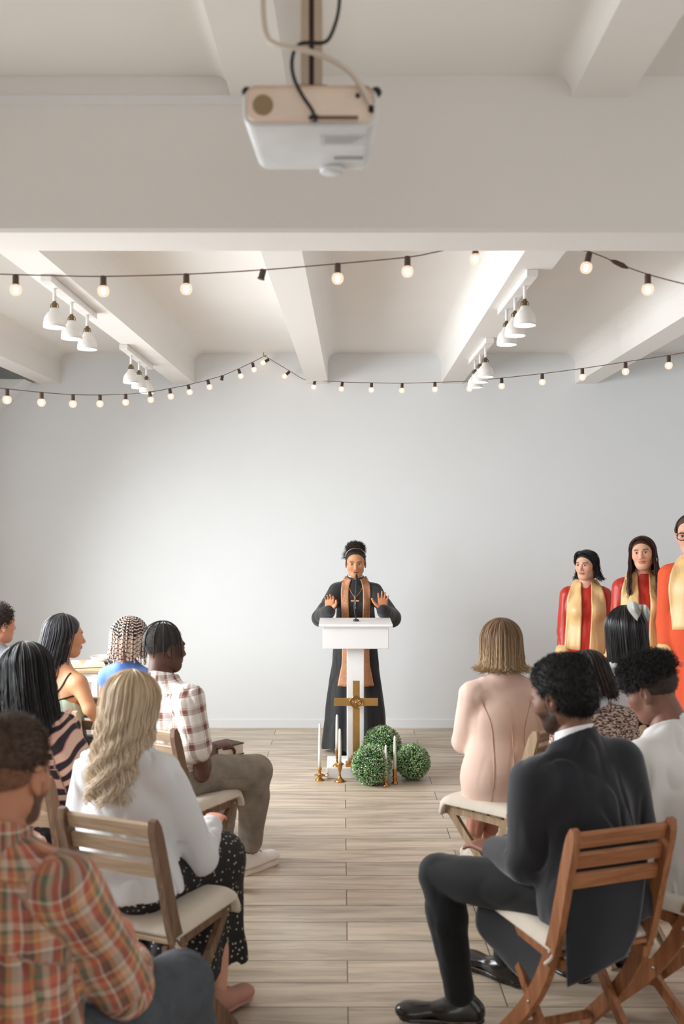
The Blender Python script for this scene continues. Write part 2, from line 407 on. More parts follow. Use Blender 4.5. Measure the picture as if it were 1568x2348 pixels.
# ================================================================ TRACK LIGHTS
M_lamp = mat('white_enamel', (236, 232, 228), .45); M_brass = mat('aged_brass', (122, 102, 70), .35, .9)
M_lampbulb = emis('lamp_glow', (1, .93, .84, 1), 14)
def track(x, ys, y0, y1, label):
    root = empty('track_light', (x, ys[0], HJ), 0, label, 'ceiling light', 'white three-lamp spotlight tracks under the ceiling beams')
    rel = lambda y, z=0, dx=0: (dx, y-ys[0], z)
    MB().box(rel(y0, -.035, -.028), rel(y1, 0, .028), bev=.003).build('rail', M_lamp, root)
    for y in ys:
        a = MB().tube([rel(y, -.03), rel(y, -.10)], .0085, 10)
        s = a.build('stem', M_lamp, root, True)
        hb = MB().lathe([(.0, -.095), (.008, -.097), (.009, -.106), (.0125, -.112), (.0125, -.128), (.015, -.132), (.015, -.137), (.0, -.14)], 16, c=rel(y))
        arc = [(0+.020*math.sin(t), y-ys[0], -.126+.020*math.cos(t)) for t in np.linspace(-2, 2, 11)]
        hb.tube(arc, .0022, 5); hb.build('bracket', M_brass, root, True)
        sh = MB().lathe([(.0, -.134), (.021, -.135), (.024, -.150), (.038, -.164), (.050, -.184), (.0545, -.21), (.0555, -.233), (.0535, -.233), (.050, -.21), (.03, -.176), (.0, -.16)], 28, c=rel(y))
        lm = sh.build('lamp_shade', M_lamp, root, True)
        MB().lathe([(.0, -.226), (.048, -.226), (.05, -.222), (.0, -.218)], 24, c=rel(y)).build('bulb', M_lampbulb, lm, True)
track(-1.447, [5.05, 5.37, 5.70], 4.9, 5.82, 'white three-lamp track on the left beam, nearer the camera')
track(-1.493, [7.1, 7.38, 7.66], 6.85, 7.78, 'white three-lamp track on the left beam, close to the end wall')
track(.911, [5.0, 5.28, 5.55], 4.8, 5.7, 'white three-lamp track on the right beam, nearer the camera')
track(.973, [6.8, 7.07, 7.34], 6.6, 7.5, 'white three-lamp track on the right beam, close to the end wall')

# ================================================================ PROJECTOR
M_pw = mat('projector_white', (222, 224, 225), .4); M_pb = mat('projector_rear_beige', (250, 228, 210), .45)
M_blk = mat('black_plastic', (24, 21, 20), .5); M_gr = mat('grey_label', (165, 167, 168), .6)
pr = empty('projector', W(712, 290, 2.22), 0, 'white projector hanging from the ceiling pole with rear ports towards the camera', 'projector')
W0 = .150; zb = 0.0; hh = .088; dep = .285
def rounded_prism(poly_fn, y0, y1, ny=6): pass
def super_prism(hx, hz, y0, y1, r, cz, taper=.93, n=8):
    V = []; secs = [(y0, .985), (y0+.006, 1.0), (y1-.02, taper), (y1-.006, taper*.985), (y1, taper*.95)]
    ring = []
    for cx_, cz_, a0 in ((hx-r, hz-r, 0), (-hx+r, hz-r, 90), (-hx+r, -hz+r, 180), (hx-r, -hz+r, 270)):
        for i in range(n+1):
            a = math.radians(a0+90*i/n); ring.append((cx_+r*math.cos(a), cz_+r*math.sin(a)))
    m = len(ring); fs = []
    for y, s in secs:
        for x, z in ring: V.append((x*s, y, cz+z*(s if s < taper else 1)))
    for j in range(len(secs)-1):
        for i in range(m): fs.append([j*m+i, (j+1)*m+i, (j+1)*m+(i+1) % m, j*m+(i+1) % m])
    fs.append(list(range(m))); fs.append([(len(secs)-1)*m+i for i in range(m)][::-1])
    return V, fs
V, fs = super_prism(W0, hh/2, 0, dep, .028, hh/2)
MB().add(V, fs).build('housing', M_pw, pr, True).data.set_sharp_from_angle(angle=math.radians(40))
V, fs = super_prism(W0-.010, hh/2-.006, -.003, .004, .02, hh/2+.002, 1.0)
MB().add(V, fs).build('rear_panel', M_pb, pr, False)
M_mesh = N('speaker_grille'); tc = M_mesh.n('ShaderNodeTexCoord'); wv = M_mesh.n('ShaderNodeTexWave', i_Scale=95.0, bands_direction='DIAGONAL'); M_mesh.l(tc.outputs['Object'], wv.inputs['Vector'])
rr = M_mesh.ramp([(.4, lin((120, 98, 70))), (.6, lin((185, 155, 120)))]); M_mesh.l(wv.outputs[0], rr.inputs[0]); M_mesh.l(rr.outputs[0], M_mesh.b.inputs['Base Color']); M_mesh = M_mesh.m
disc = [(.0225*math.cos(a)-.105, .0225*math.sin(a)+.046) for a in np.linspace(0, 2*math.pi, 28, endpoint=False)]
MB().prism(disc, -.006, -.002, 'y').build('speaker_grille', M_mesh, pr)
MB().box((-.004, -.0055, .008), (.105, -.002, .022)).build('port_recess', mat('port_recess_brown', (128, 104, 84), .6), pr)
MB().box((0, -.014, .008), (.016, -.004, .022), bev=.002).build('plug', M_blk, pr)
MB().lathe([(0, 0), (.005, 0), (.005, .004), (0, .004)], 12).build('port', M_blk, pr, False, (.104, -.004, .066)).rotation_euler = (math.pi/2, 0, 0)
MB().tube([(.134, -.006, .045), (.134, -.012, .04), (.134, -.006, .03)], .006, 8).build('socket', M_blk, pr, True)
for x in (-.142, .146): MB().ball((x, .02, hh-.004), (.013, .013, .012), 10).build('corner_foot', M_blk, pr, True)
lb = MB(); lb.box((.02, .05, -.0012), (.125, .11, 0), 0); lb.build('rating_label', mat('pale_label', (205, 207, 208), .5), pr)
tx = MB()
for i in range(3): tx.box((.03+.0, .06+i*.014, -.002), (.115-.01*i, .064+i*.014, -.0012))
tx.box((.05, .085+.10, -.002), (.12, .20, 0)); tx.build('label_print', M_gr, pr)
ln = MB().lathe([(0, .0), (.028, .0), (.030, -.003), (.030, -.009), (.026, -.012), (0, -.012)], 24).build('lens_ring', M_pw, pr, True, (.045, dep-.02, 0))
pl = empty('projector_mount', W(714, 200, 2.27), 0, 'square metal pole holding the projector from the ceiling', 'mount')
zt = HN-.02-pl.location.z
MB().box((-.024, 0, 0), (-.006, .05, zt)).box((.006, 0, 0), (.024, .05, zt)).build('pole', mat('mount_cream', (192, 172, 150), .5), pl)
MB().box((-.006, .012, 0), (.006, .04, zt)).build('pole_slot', mat('slot_brown', (70, 50, 38), .6), pl)
MB().box((-.034, -.004, -.004), (.036, .06, .004)).build('bracket', M_blk, pl)
MB().box((-.08, -.06, zt-.012), (.08, .1, zt+.005)).build('ceiling_plate', M_lamp, pl)
def cable(pts, r, m, label):
    c0 = np.array(pts[0]); P = catmull([np.array(p)-c0 for p in pts], 8)
    o = MB().tube(P, r, 10).build('cable', m, None, True, c0); tag(o, label, 'cable'); return o
cable([W(598, -150, 2.28), W(603, -60, 2.27), W(604, 30, 2.24), W(612, 82, 2.22), W(635, 102, 2.2), W(700, 115, 2.18), W(765, 140, 2.17), W(805, 168, 2.18), W(830, 202, 2.2), W(846, 232, 2.205), W(856, 248, 2.213)], .0062, mat('white_cable', (214, 200, 186), .5), 'thick white cable looping down to the right side of the projector')
cable([W(800, -150, 2.3), W(782, -40, 2.28), W(775, 30, 2.24), W(758, 82, 2.21), W(740, 98, 2.2), W(710, 98, 2.2), W(688, 101, 2.21), W(674, 118, 2.22), W(669, 150, 2.22), W(676, 185, 2.21), W(695, 222, 2.19), W(715, 252, 2.19), W(724, 276, 2.205)], .0042, M_blk, 'thin black cable looping around the pole into the projector ports')
# ================================================================ CHAIRS
def wood(name, a, b, c, rough=.5):
    k = N(name); tc = k.n('ShaderNodeTexCoord'); mp = k.n('ShaderNodeMapping'); mp.inputs['Scale'].default_value = (30, 30, 3)
    k.l(tc.outputs['Object'], mp.inputs[0]); n1 = k.n('ShaderNodeTexNoise', i_Scale=1.5, i_Detail=6.0, i_Distortion=1.0); k.l(mp.outputs[0], n1.inputs['Vector'])
    r = k.ramp([(.3, lin(a)), (.5, lin(b)), (.7, lin(c))]); k.l(n1.outputs[0], r.inputs[0]); k.l(r.outputs[0], k.b.inputs['Base Color'])
    k.b.inputs['Roughness'].default_value = rough; k.bump(n1.outputs[0], .15, .002); return k.m
def woodx(name, a, b, c, rough=.5):
    m = wood(name, a, b, c, rough); m.node_tree.nodes['Mapping'].inputs['Scale'].default_value = (3, 30, 30); return m
WOODS = {'grey': (wood('weathered_brown_wood', (92, 68, 52), (116, 88, 68), (136, 106, 84)), woodx('weathered_slat_wood', (150, 126, 102), (172, 148, 122), (188, 164, 138))),
         'warm': (wood('warm_brown_wood', (128, 78, 46), (150, 96, 60), (172, 116, 76)), woodx('warm_slat_wood', (132, 80, 46), (154, 98, 60), (176, 120, 78))),
         'pale': (wood('pale_brown_wood', (150, 124, 96), (172, 146, 116), (188, 164, 134)), woodx('pale_slat_wood', (156, 128, 98), (176, 150, 118), (190, 166, 136)))}
M_screw = mat('steel_screw', (200, 200, 198), .25, 1)
M_pad = mat('cream_cotton_pad', (216, 204, 188), .9, nscale=5, var=.05, bump=.25, bscale=22, sheen=.2)
SIDE = catmull([(-.30, .885), (-.262, .76), (-.222, .62), (-.178, .48), (-.108, .34), (.0, .20), (.17, .03), (.195, 0)], 4)
def board(path, w, x0, x1, taper=True):
    """curved plank seen from the side: path (y,z), width w, thickness x0..x1"""
    P = np.array(path); T = np.gradient(P, axis=0); T /= np.linalg.norm(T, axis=1)[:, None]; Nn = np.stack([-T[:, 1], T[:, 0]], 1)
    s = np.linspace(0, 1, len(P)); ww = np.full(len(P), w/2)
    if taper: ww *= np.interp(s, [0, .02, .06, .5, 1], [.35, .75, .95, 1.08, .95])
    A = P+Nn*ww[:, None]; B = P-Nn*ww[:, None]; poly = [tuple(p) for p in A]+[tuple(p) for p in B[::-1]]
    n = len(P); V = []
    for x in (x0, x1):
        for p in A: V.append((x, p[0], p[1]))
        for p in B: V.append((x, p[0], p[1]))
    fs = []
    for j in range(n-1):
        fs += [[j, j+1, n+j+1, n+j], [2*n+j, 3*n+j, 3*n+j+1, 2*n+j+1], [j, 2*n+j, 2*n+j+1, j+1], [n+j, n+j+1, 3*n+j+1, 3*n+j]]
    fs += [[0, n, 3*n, 2*n], [n-1, 3*n-1, 4*n-1, 2*n-1]]
    return np.array(V), fs
def make_chair(kind):
    mw, ms = WOODS[kind]
    root = empty('folding_chair', (0, 0, 0))
    for s in (-1, 1):
        V, fs = board(SIDE, .05, s*.178-.0125, s*.178+.0125)
        o = MB().add(V, fs).build('back_post', mw, root, False)
        sc = MB()
        for y, z in ((-.178, .47), (-.04, .245), (-.135, .40)):
            sc.lathe([(0, 0), (.006, 0), (.006, .003), (0, .004)], 10)
        V, fs = board([(.185, .425), (.10, .325), (-.02, .20), (-.235, 0)], .036, s*.148-.011, s*.148+.011, False)
        MB().add(V, fs).build('leg', mw, root, False)
        V, fs = board([(-.20, .425), (-.05, .432), (.1, .436), (.215, .432)], .034, s*.1525-.009+s*.0, s*.1525+.009, False)
        MB().add(V, fs).build('seat_rail', mw, root, False)
        for y, z in ((-.172, .462), (-.045, .25), (.19, .43)):
            b = MB(); b.lathe([(0, .0), (.0055, 0), (.0055, .003), (0, .0045)], 10)
            k = b.build('screw', M_screw, root, True, (s*(.1905 if y < .1 else .1615), y, z)); k.rotation_euler = (0, s*math.pi/2, 0)
    # back slats between the posts
    for z in (.845, .775, .705):
        y = float(np.interp(z, SIDE[::-1, 1], SIDE[::-1, 0])); t = math.atan2(.06, .22)
        R = Matrix.Rotation(t, 3, 'X')
        MB().box((-.166, -.009, -.026), (.166, .009, .026), R=R, c=(0, y+.004, z), bev=.004).build('back_slat', ms, root)
    for i in range(5):
        y = -.165+i*.083
        MB().box((-.166, -.034, -.008), (.166, .034, .008), c=(0, y+.005, .457), bev=.003).build('seat_slat', ms, root)
    MB().box((-.16, .12, .055), (.16, .138, .085), bev=.003).build('crossbar', mw, root)
    MB().box((-.14, -.165, .06), (.14, -.148, .09), bev=.003).build('crossbar', mw, root)
    return root
CH = {k: None for k in WOODS}
def copy_tree(o, parent=None):
    c = o.copy(); COL.objects.link(c)
    if parent: c.parent = parent
    for ch in list(o.children): copy_tree(ch, c)
    return c
# a cushion: padded square whose front edge droops over the seat
def cushion_mesh():
    nx, ny = 22, 26; V = []; top = []; bot = []
    for j in range(ny):
        v = j/(ny-1)
        for i in range(nx):
            u = i/(nx-1)*2-1; x = u*.192
            s = v*.47                      # arc length from back
            if s < .385: y, z, ang = -.185+s, .467, 0
            else:
                t = (s-.385)/.085; y = .2+.028*math.sin(min(1, t)*1.5); z = .467-.055*max(0, t)**1.4
            e = min(1, (1-abs(u))*7)**.5*min(1, v*9+.05)**.5*min(1, (1-v)*9+.12)**.5
            qlt = 1-.16*math.exp(-(((u*1.5) % 1-.5)**2+((v*3) % 1-.5)**2)*18)
            th = .036*e*qlt+.006
            V.append((x*(1+.0*v), y+(.02*th/.04 if s > .385 else 0), z+th*(1 if s < .385 else .6))); 
            bot.append((x, y-(.012 if s > .385 else 0), z))
    n = nx*ny; V = V+bot; fs = []
    for j in range(ny-1):
        for i in range(nx-1):
            a = j*nx+i; fs.append([a, a+1, a+nx+1, a+nx]); fs.append([n+a, n+a+nx, n+a+nx+1, n+a+1])
    for i in range(nx-1): fs.append([i, n+i, n+i+1, i+1]); a = (ny-1)*nx+i; fs.append([a, a+1, n+a+1, n+a])
    for j in range(ny-1): a = j*nx; fs.append([a, a+nx, n+a+nx, n+a]); a = j*nx+nx-1; fs.append([a, n+a, n+a+nx, a+nx])
    return V, fs
cushion0 = None
def place_chair(x, y, yaw, kind, label, clabel, cush=True):
    global cushion0
    if CH[kind] is None: CH[kind] = make_chair(kind); r = CH[kind]
    else: r = copy_tree(CH[kind])
    r.location = (x, y, 0); r.rotation_euler = (0, 0, -math.radians(yaw)); tag(r, label, 'chair', 'wooden folding chairs')
    if cush:
        if cushion0 is None:
            cushion0 = mesh_obj('seat_cushion', *cushion_mesh(), M_pad); c = cushion0
            MB().tube(catmull([(-.16, -.17, .475), (-.195, -.19, .45), (-.2, -.165, .425), (-.16, -.15, .43)], 5), .006, 6).build('tie', M_pad, c, True)
            MB().tube(catmull([(.16, -.17, .475), (.195, -.19, .45), (.2, -.165, .425), (.16, -.15, .43)], 5), .006, 6).build('tie', M_pad, c, True)
        else: c = copy_tree(cushion0)
        c.location = (x, y, .0); c.rotation_euler = (0, 0, -math.radians(yaw)); tag(c, clabel, 'cushion', 'cream pads on the folding chairs')
    return r
place_chair(-.635, 3.50, 24, 'grey', 'greyish wooden folding chair under the blonde woman in the white cardigan', 'cream pad under the blonde woman in the white cardigan')
place_chair(-.765, 4.88, 30, 'grey', 'brown wooden folding chair under the man in the brown checked shirt', 'cream pad under the man in the brown checked shirt')
place_chair(-1.43, 5.28, 12, 'pale', 'pale wooden folding chair under the woman in the mint camisole', 'cream pad under the woman in the mint camisole')
place_chair(-1.18, 4.02, 14, 'grey', 'brown wooden folding chair under the woman in the striped blouse', 'cream pad under the woman in the striped blouse')
place_chair(-.98, 2.02, 18, 'warm', 'wooden folding chair under the man in the red plaid shirt', 'cream pad under the man in the red plaid shirt')
place_chair(.775, 3.40, -20, 'warm', 'orange-brown folding chair with the dark suited man sitting on it', 'cream pad under the dark suited man')
place_chair(.765, 4.82, -48, 'pale', 'pale wooden folding chair under the woman in the pink blazer', 'cream pad under the woman in the pink blazer')
place_chair(1.21, 3.70, -42, 'warm', 'brown folding chair at the right edge under the man in the white shirt', 'cream pad at the right edge under the man in the white shirt')
place_chair(1.40, 4.95, -28, 'pale', 'wooden folding chair under the woman with the grey hair bow', 'cream pad under the woman with the grey hair bow')
place_chair(-1.20, 5.70, 14, 'pale', 'folding chair hidden under the woman with cream braids', '', False)
place_chair(-2.08, 6.05, 14, 'pale', 'folding chair hidden under the leftmost curly-haired person', '', False)
place_chair(1.15, 4.35, -22, 'pale', 'folding chair hidden under the woman in the tweed jumper', '', False)

# ================================================================ LECTERN
M_wh = mat('white_painted_wood', (238, 237, 236), .45, nscale=4, var=.01)
LX, LY = .097, 7.28
lec = empty('lectern', (LX, LY, 0), 0, 'white wooden lectern on a square base in front of the preacher', 'lectern')
MB().box((-.205, -.19, 0), (.205, .17, .077), bev=.004).build('base', M_wh, lec)
MB().box((-.062, -.055, .077), (.062, .065, .92), bev=.003).build('column', M_wh, lec)
MB().box((-.235, -.15, .912), (.235, .19, 1.068), bev=.003).build('box', M_wh, lec)
MB().prism([(-.175, 1.068), (-.18, 1.078), (-.165, 1.088), (.22, 1.098), (.235, 1.085), (.225, 1.068)], -.262, .262, 'x').build('top', M_wh, lec)
# gooseneck microphone
M_mic = mat('microphone_grey', (70, 66, 64), .4, .6)
mc = empty('microphone', (LX+.005, LY+.02, 1.093), 0, 'thin gooseneck microphone standing on the lectern top', 'microphone')
MB().lathe([(0, 0), (.022, 0), (.02, .012), (.006, .016), (0, .016)], 16).build('base', M_mic, mc, True)
MB().tube(catmull([(0, 0, .01), (-.012, .0, .1), (-.003, .02, .22), (.004, .05, .30)], 6), .0042, 8).build('gooseneck', M_mic, mc, True)
MB().tube([(.004, .048, .295), (.0045, .06, .315), (.005, .072, .335)], [.008, .0105, .007], 10).build('windscreen', M_blk, mc, True)

# ================================================================ BRASS CROSS WITH IHS
M_br = mat('brushed_brass', (186, 146, 88), .38, .75, nscale=12, var=.12)
M_br2 = mat('polished_brass', (190, 140, 80), .25, .9)
cr = empty('altar_cross', (LX+.004, LY-.125, .077), 0, 'tall brass cross with a stepped foot standing on the lectern base', 'cross')
MB().box((-.075, -.045, 0), (.075, .045, .026), bev=.003).box((-.055, -.035, .026), (.055, .035, .05), bev=.003).box((-.037, -.025, .05), (.037, .025, .072), bev=.003).build('foot', M_br2, cr)
MB().box((-.025, -.008, .07), (.025, .008, .605), bev=.002).build('upright', M_br, cr)
MB().box((-.156, -.0085, .427), (.156, .0085, .481), bev=.002).build('crossbar', M_br, cr)
ring = []
for q_ in range(4):
    cx_, cz_ = .019*math.cos(q_*math.pi/2), .019*math.sin(q_*math.pi/2)
    for t in np.linspace(-1.95, 1.95, 13):
        a = q_*math.pi/2+t*.6; ring.append((cx_+.029*math.cos(a), -.012, .454+cz_+.029*math.sin(a)))
em = MB(); em.prism([(p[0], p[2]) for p in ring], -.0125, -.006, 'y'); em.build('medallion', mat('dark_brass', (138, 104, 62), .45, .6), cr, False)
MB().tube(np.array(ring+[ring[0]]), .0028, 6).build('medallion_rim', M_br2, cr, True)
arc = lambda cx, cz, r, a0, a1, n=7: [(cx+r*math.cos(math.radians(a)), cz+r*math.sin(math.radians(a))) for a in np.linspace(a0, a1, n)]
L_ = MB()
M_br3 = mat('bright_brass', (232, 192, 132), .3, .5)
for p in ([(-.022, -.014), (-.022, .014)], [(-.007, -.024), (-.007, .018)], [(.007, -.018), (.007, .024)], [(-.007, .001), (.007, .001)], arc(.0225, .0075, .0072, 20, 250)+arc(.0225, -.0068, .0072, 100, -160)):
    L_.tube([(x, -.0145, .454+z) for x, z in p], .0024, 6)
L_.build('letters_ihs', M_br3, cr, True)

# ================================================================ CANDLES
M_wax = mat('white_wax', (240, 236, 228), .4); M_wick = mat('wick', (90, 84, 76), .9)
def candle(px, ybase, z0, hold, ch, style, label, clabel, depth=None):
    Y = F*(CAM_H-z0)/(ybase-HY); p = W(px, ybase, Y); p[2] = z0
    pf = {'tall': [(0, 0), (.030, 0), (.031, .005), (.024, .011), (.012, .02), (.007, .032), (.006, .05), (.010, .062), (.007, .072), (.008, hold*.66), (.014, hold*.72), (.0165, hold*.8), (.015, hold-.002), (.0135, hold), (0, hold-.004)],
          'stem': [(0, 0), (.038, 0), (.039, .004), (.032, .012), (.018, .022), (.008, .038), (.0065, .06), (.009, hold*.55), (.015, hold*.7), (.018, hold*.85), (.022, hold*.93), (.022, hold), (0, hold-.004)],
          'dish': [(0, 0), (.031, 0), (.032, .006), (.020, .014), (.012, .022), (.028, .03), (.038, .034), (.039, .038), (.02, .036), (.011, .04), (.010, hold*.75), (.0145, hold*.82), (.0145, hold), (0, hold-.004)],
          'knob': [(0, 0), (.022, 0), (.023, .006), (.016, .014), (.012, .024), (.017, .032), (.011, .042), (.019, .052), (.011, .062), (.014, .075), (.0165, hold-.01), (.015, hold), (0, hold-.004)],
          'low': [(0, 0), (.024, 0), (.026, .005), (.016, .016), (.008, .026), (.009, .034), (.015, .042), (.015, hold), (0, hold-.004)]}[style]
    r = empty('candlestick', p, 0, label, 'candlestick', 'brass candlesticks around the lectern')
    MB().lathe(pf, 24).build('stem', M_br2, r, True)
    if style in ('dish',): MB().tube(catmull([(.03, .0, .036), (.052, -.004, .05), (.06, 0, .036), (.048, .002, .026), (.032, 0, .03)], 5), .0028, 6).build('handle', M_br2, r, True)
    if style == 'stem': MB().lathe([(.018, .0), (.03, .004), (.031, .006), (.017, .004)], 20, c=(0, 0, hold*.9)).build('drip_tray', M_br2, r, True)
    rr = .0112
    c = empty('candle', p+np.array([0, 0, hold-.004]), 0, clabel, 'candle', 'white taper candles')
    MB().lathe([(0, 0), (rr, 0), (rr, ch*.3), (rr*.9, ch*.7), (rr*.74, ch*.94), (rr*.5, ch*.985), (0, ch)], 18).build('wax', M_wax, c, True)
    MB().tube([(0, 0, ch-.004), (.001, 0, ch+.004)], .001, 5).build('wick', M_wick, c, True)
candle(733, 1789, 0, .088, .318, 'dish', 'brass chamberstick with a ring handle, leftmost of the candlesticks', 'white taper candle furthest left of the lectern')
candle(772.5, 1757, .077, .128, .245, 'tall', 'slim brass candlestick standing on the lectern base', 'white taper candle standing highest, on the lectern base')
candle(779, 1792, 0, .130, .245, 'stem', 'brass candlestick with wide foot on the floor before the lectern base', 'white taper candle on the wide-footed candlestick before the lectern base')
candle(884.5, 1803, 0, .058, .232, 'low', 'small low brass candlestick in front of the leafy balls', 'white taper candle in the lowest candlestick before the leafy balls')
candle(905, 1797, 0, .100, .238, 'knob', 'knobbed brass candlestick in the gap between two leafy balls', 'white taper candle in front of the gap to the right leafy ball')

# ================================================================ LEAFY BALLS
kb = N('boxwood_leaf'); at = kb.n('ShaderNodeAttribute', attribute_name='rnd')
rr = kb.ramp([(0, lin((64, 112, 62))), (.35, lin((108, 158, 92))), (.7, lin((158, 194, 132))), (1, lin((214, 230, 188)))]); kb.l(at.outputs['Fac'], rr.inputs[0]); kb.l(rr.outputs[0], kb.b.inputs['Base Color']); kb.b.inputs['Roughness'].default_value = .55
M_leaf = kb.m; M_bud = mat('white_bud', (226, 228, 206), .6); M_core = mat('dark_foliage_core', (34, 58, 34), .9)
def leafy_ball(c, r, label, seed, n=3400):
    g = np.random.default_rng(seed); V = []; Fc = []; mi = []; rn = []
    root = empty('topiary_ball', (c[0], c[1], c[2]), 0, label, 'topiary ball', 'leafy boxwood balls')
    d = g.normal(size=(n, 3)); d /= np.linalg.norm(d, axis=1)[:, None]
    rad = r*(.82+.18*g.random(n)); ln = .013+.008*g.random(n)
    tang = np.cross(d, g.normal(size=(n, 3))); tang /= np.linalg.norm(tang, axis=1)[:, None]
    up = d*.75+tang*.66*g.random((n, 1))*1.4+np.array([0, 0, .25]); up /= np.linalg.norm(up, axis=1)[:, None]
    sd = np.cross(up, tang); sd /= np.linalg.norm(sd, axis=1)[:, None]
    P = d*rad[:, None]; w = .0045
    nrm = np.cross(up, sd)
    Vq = np.stack([P, P+up*ln[:, None]*.5+sd*w+nrm*.001, P+up*ln[:, None]-nrm*.002, P+up*ln[:, None]*.5-sd*w+nrm*.001], 1).reshape(-1, 3)
    Fq = (np.arange(n)[:, None]*4+np.arange(4)[None, :])
    mesh_obj('foliage', Vq, Fq, M_leaf, root, False, {'rnd': np.repeat(g.random(n), 4)})
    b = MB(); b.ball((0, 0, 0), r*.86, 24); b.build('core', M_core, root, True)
    m = 950; d = g.normal(size=(m, 3)); d /= np.linalg.norm(d, axis=1)[:, None]; P = d*r*(.97+.05*g.random((m, 1)))
    o3 = np.array([[1, 0, 0], [0, 1, 0], [-1, 0, 0], [0, -1, 0], [0, 0, 1], [0, 0, -1]])*.0030
    Vb = (P[:, None]+o3[None]).reshape(-1, 3); tri = np.array([[0, 1, 4], [1, 2, 4], [2, 3, 4], [3, 0, 4], [1, 0, 5], [2, 1, 5], [3, 2, 5], [0, 3, 5]])
    mesh_obj('buds', Vb, (np.arange(m)[:, None, None]*6+tri[None]).reshape(-1, 3), M_bud, root, True)['kind'] = 'stuff'
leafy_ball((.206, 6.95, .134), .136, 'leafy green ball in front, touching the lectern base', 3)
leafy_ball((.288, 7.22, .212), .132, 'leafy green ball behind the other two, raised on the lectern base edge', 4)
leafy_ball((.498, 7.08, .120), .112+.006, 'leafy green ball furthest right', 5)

# ================================================================ TABLE WITH PAPERS (behind the left rows)
M_cloth = mat('white_tablecloth', (236, 234, 230), .9, bump=.2, bscale=14)
tb = empty('side_table', (-2.0, 7.2, 0), 0, 'small side table with a pale wooden top against the left of the end wall', 'table')
MB().box((-.42, -.25, .765), (.33, .25, .79), bev=.004).build('tabletop', WOODS['pale'][1], tb)
for sx in (-.38, .28):
    for sy in (-.21, .21): MB().box((sx-.02, sy-.02, 0), (sx+.02, sy+.02, .766)).build('leg', M_wh, tb)
MB().box((-.36, -.2, .70), (.28, .2, .765)).build('apron', M_wh, tb)
M_paper = mat('cream_paper', (236, 222, 200), .8)
bk = empty('open_book', (-1.83, 7.12, .79), .3, 'thick open book with cream pages lying on the side table', 'book')
for s in (-1, 1):
    pr_ = [(0, .004), (s*.03, .03), (s*.08, .034), (s*.14, .018), (s*.14, .004)]
    MB().prism(pr_ if s > 0 else pr_[::-1], -.1, .1, 'y').build('page_block', M_paper, bk, False)
MB().box((-.148, -.105, 0), (.148, .105, .004)).build('cover', mat('brown_cover', (120, 96, 72), .6), bk)
pp = MB(); 
for i in range(4): pp.box((-.1+.02*i, -.08, .0+i*.003), (.08+.01*i, .07, .002+i*.003), R=Matrix.Rotation(.2*i, 3, 'Z'))
tag(pp.build('paper_stack', mat('grey_paper', (214, 212, 208), .8), None, False, (-2.13, 7.15, .79)), 'loose stack of pale papers on the side table', 'papers')
bw = MB().lathe([(0, 0), (.05, 0), (.08, .02), (.1, .05), (.096, .05), (.07, .02), (0, .008)], 24).build('shallow_bowl', mat('stone_bowl', (196, 190, 178), .6), None, True, (-1.73, 7.3, .79)); tag(bw, 'shallow pale stone bowl at the right end of the side table', 'bowl')
# ================================================================ IMPLICIT SURFACES (figures, clothes)
def Rx(a): c, s = math.cos(a), math.sin(a); return np.array([[1, 0, 0], [0, c, -s], [0, s, c]])
def Ry(a): c, s = math.cos(a), math.sin(a); return np.array([[c, 0, s], [0, 1, 0], [-s, 0, c]])
def Rz(a): c, s = math.cos(a), math.sin(a); return np.array([[c, -s, 0], [s, c, 0], [0, 0, 1]])
D = math.radians
def rc(a, b, ra, rb, k=.02, sc=None, R=None, op='add', tag=None):
    return dict(t='rc', a=np.array(a, float), b=np.array(b, float), ra=ra, rb=rb, k=k, sc=sc, R=R, op=op, tag=tag)
def el(c, r, k=.02, R=None, op='add', tag=None):
    return dict(t='el', c=np.array(c, float), r=np.array(r, float), k=k, R=R, op=op, tag=tag)
def cut(c, n):      # keeps the side the normal points AWAY from
    n = np.array(n, float); return dict(t='pl', c=np.array(c, float), n=n/np.linalg.norm(n), op='cut', k=0, tag=None)
def xf(prims, R, t, s=1.0):
    out = []
    for p in prims:
        q = dict(p); R0 = p.get('R') if p.get('R') is not None else np.eye(3)
        if p['t'] == 'rc': q['a'] = t+R @ (p['a']*s); q['b'] = t+R @ (p['b']*s); q['ra'] *= s; q['rb'] *= s; q['k'] = p['k']*s; q['R'] = R @ R0
        elif p['t'] == 'el': q['c'] = t+R @ (p['c']*s); q['r'] = p['r']*s; q['k'] = p['k']*s; q['R'] = R @ R0
        else: q['c'] = t+R @ (p['c']*s); q['n'] = R @ p['n']
        out.append(q)
    return out
def pd(p, X):
    if p['t'] == 'el':
        q = X-p['c']
        if p['R'] is not None: q = q @ p['R']
        k0 = np.sqrt(((q/p['r'])**2).sum(1)); k1 = np.sqrt(((q/p['r']**2)**2).sum(1))+1e-9
        return k0*(k0-1)/k1
    if p['t'] == 'pl': return (X-p['c']) @ p['n']
    q = X-p['a']; v = p['b']-p['a']; m = 1.0
    if p['sc'] is not None:
        sc = np.array(p['sc'])
        if p['R'] is not None: q = q @ p['R']; v = v @ p['R']
        q = q/sc; v = v/sc; m = sc.min()
    t = np.clip((q @ v)/(v @ v+1e-12), 0, 1)
    return (np.sqrt(((q-t[:, None]*v)**2).sum(1))-(p['ra']+(p['rb']-p['ra'])*t))*m
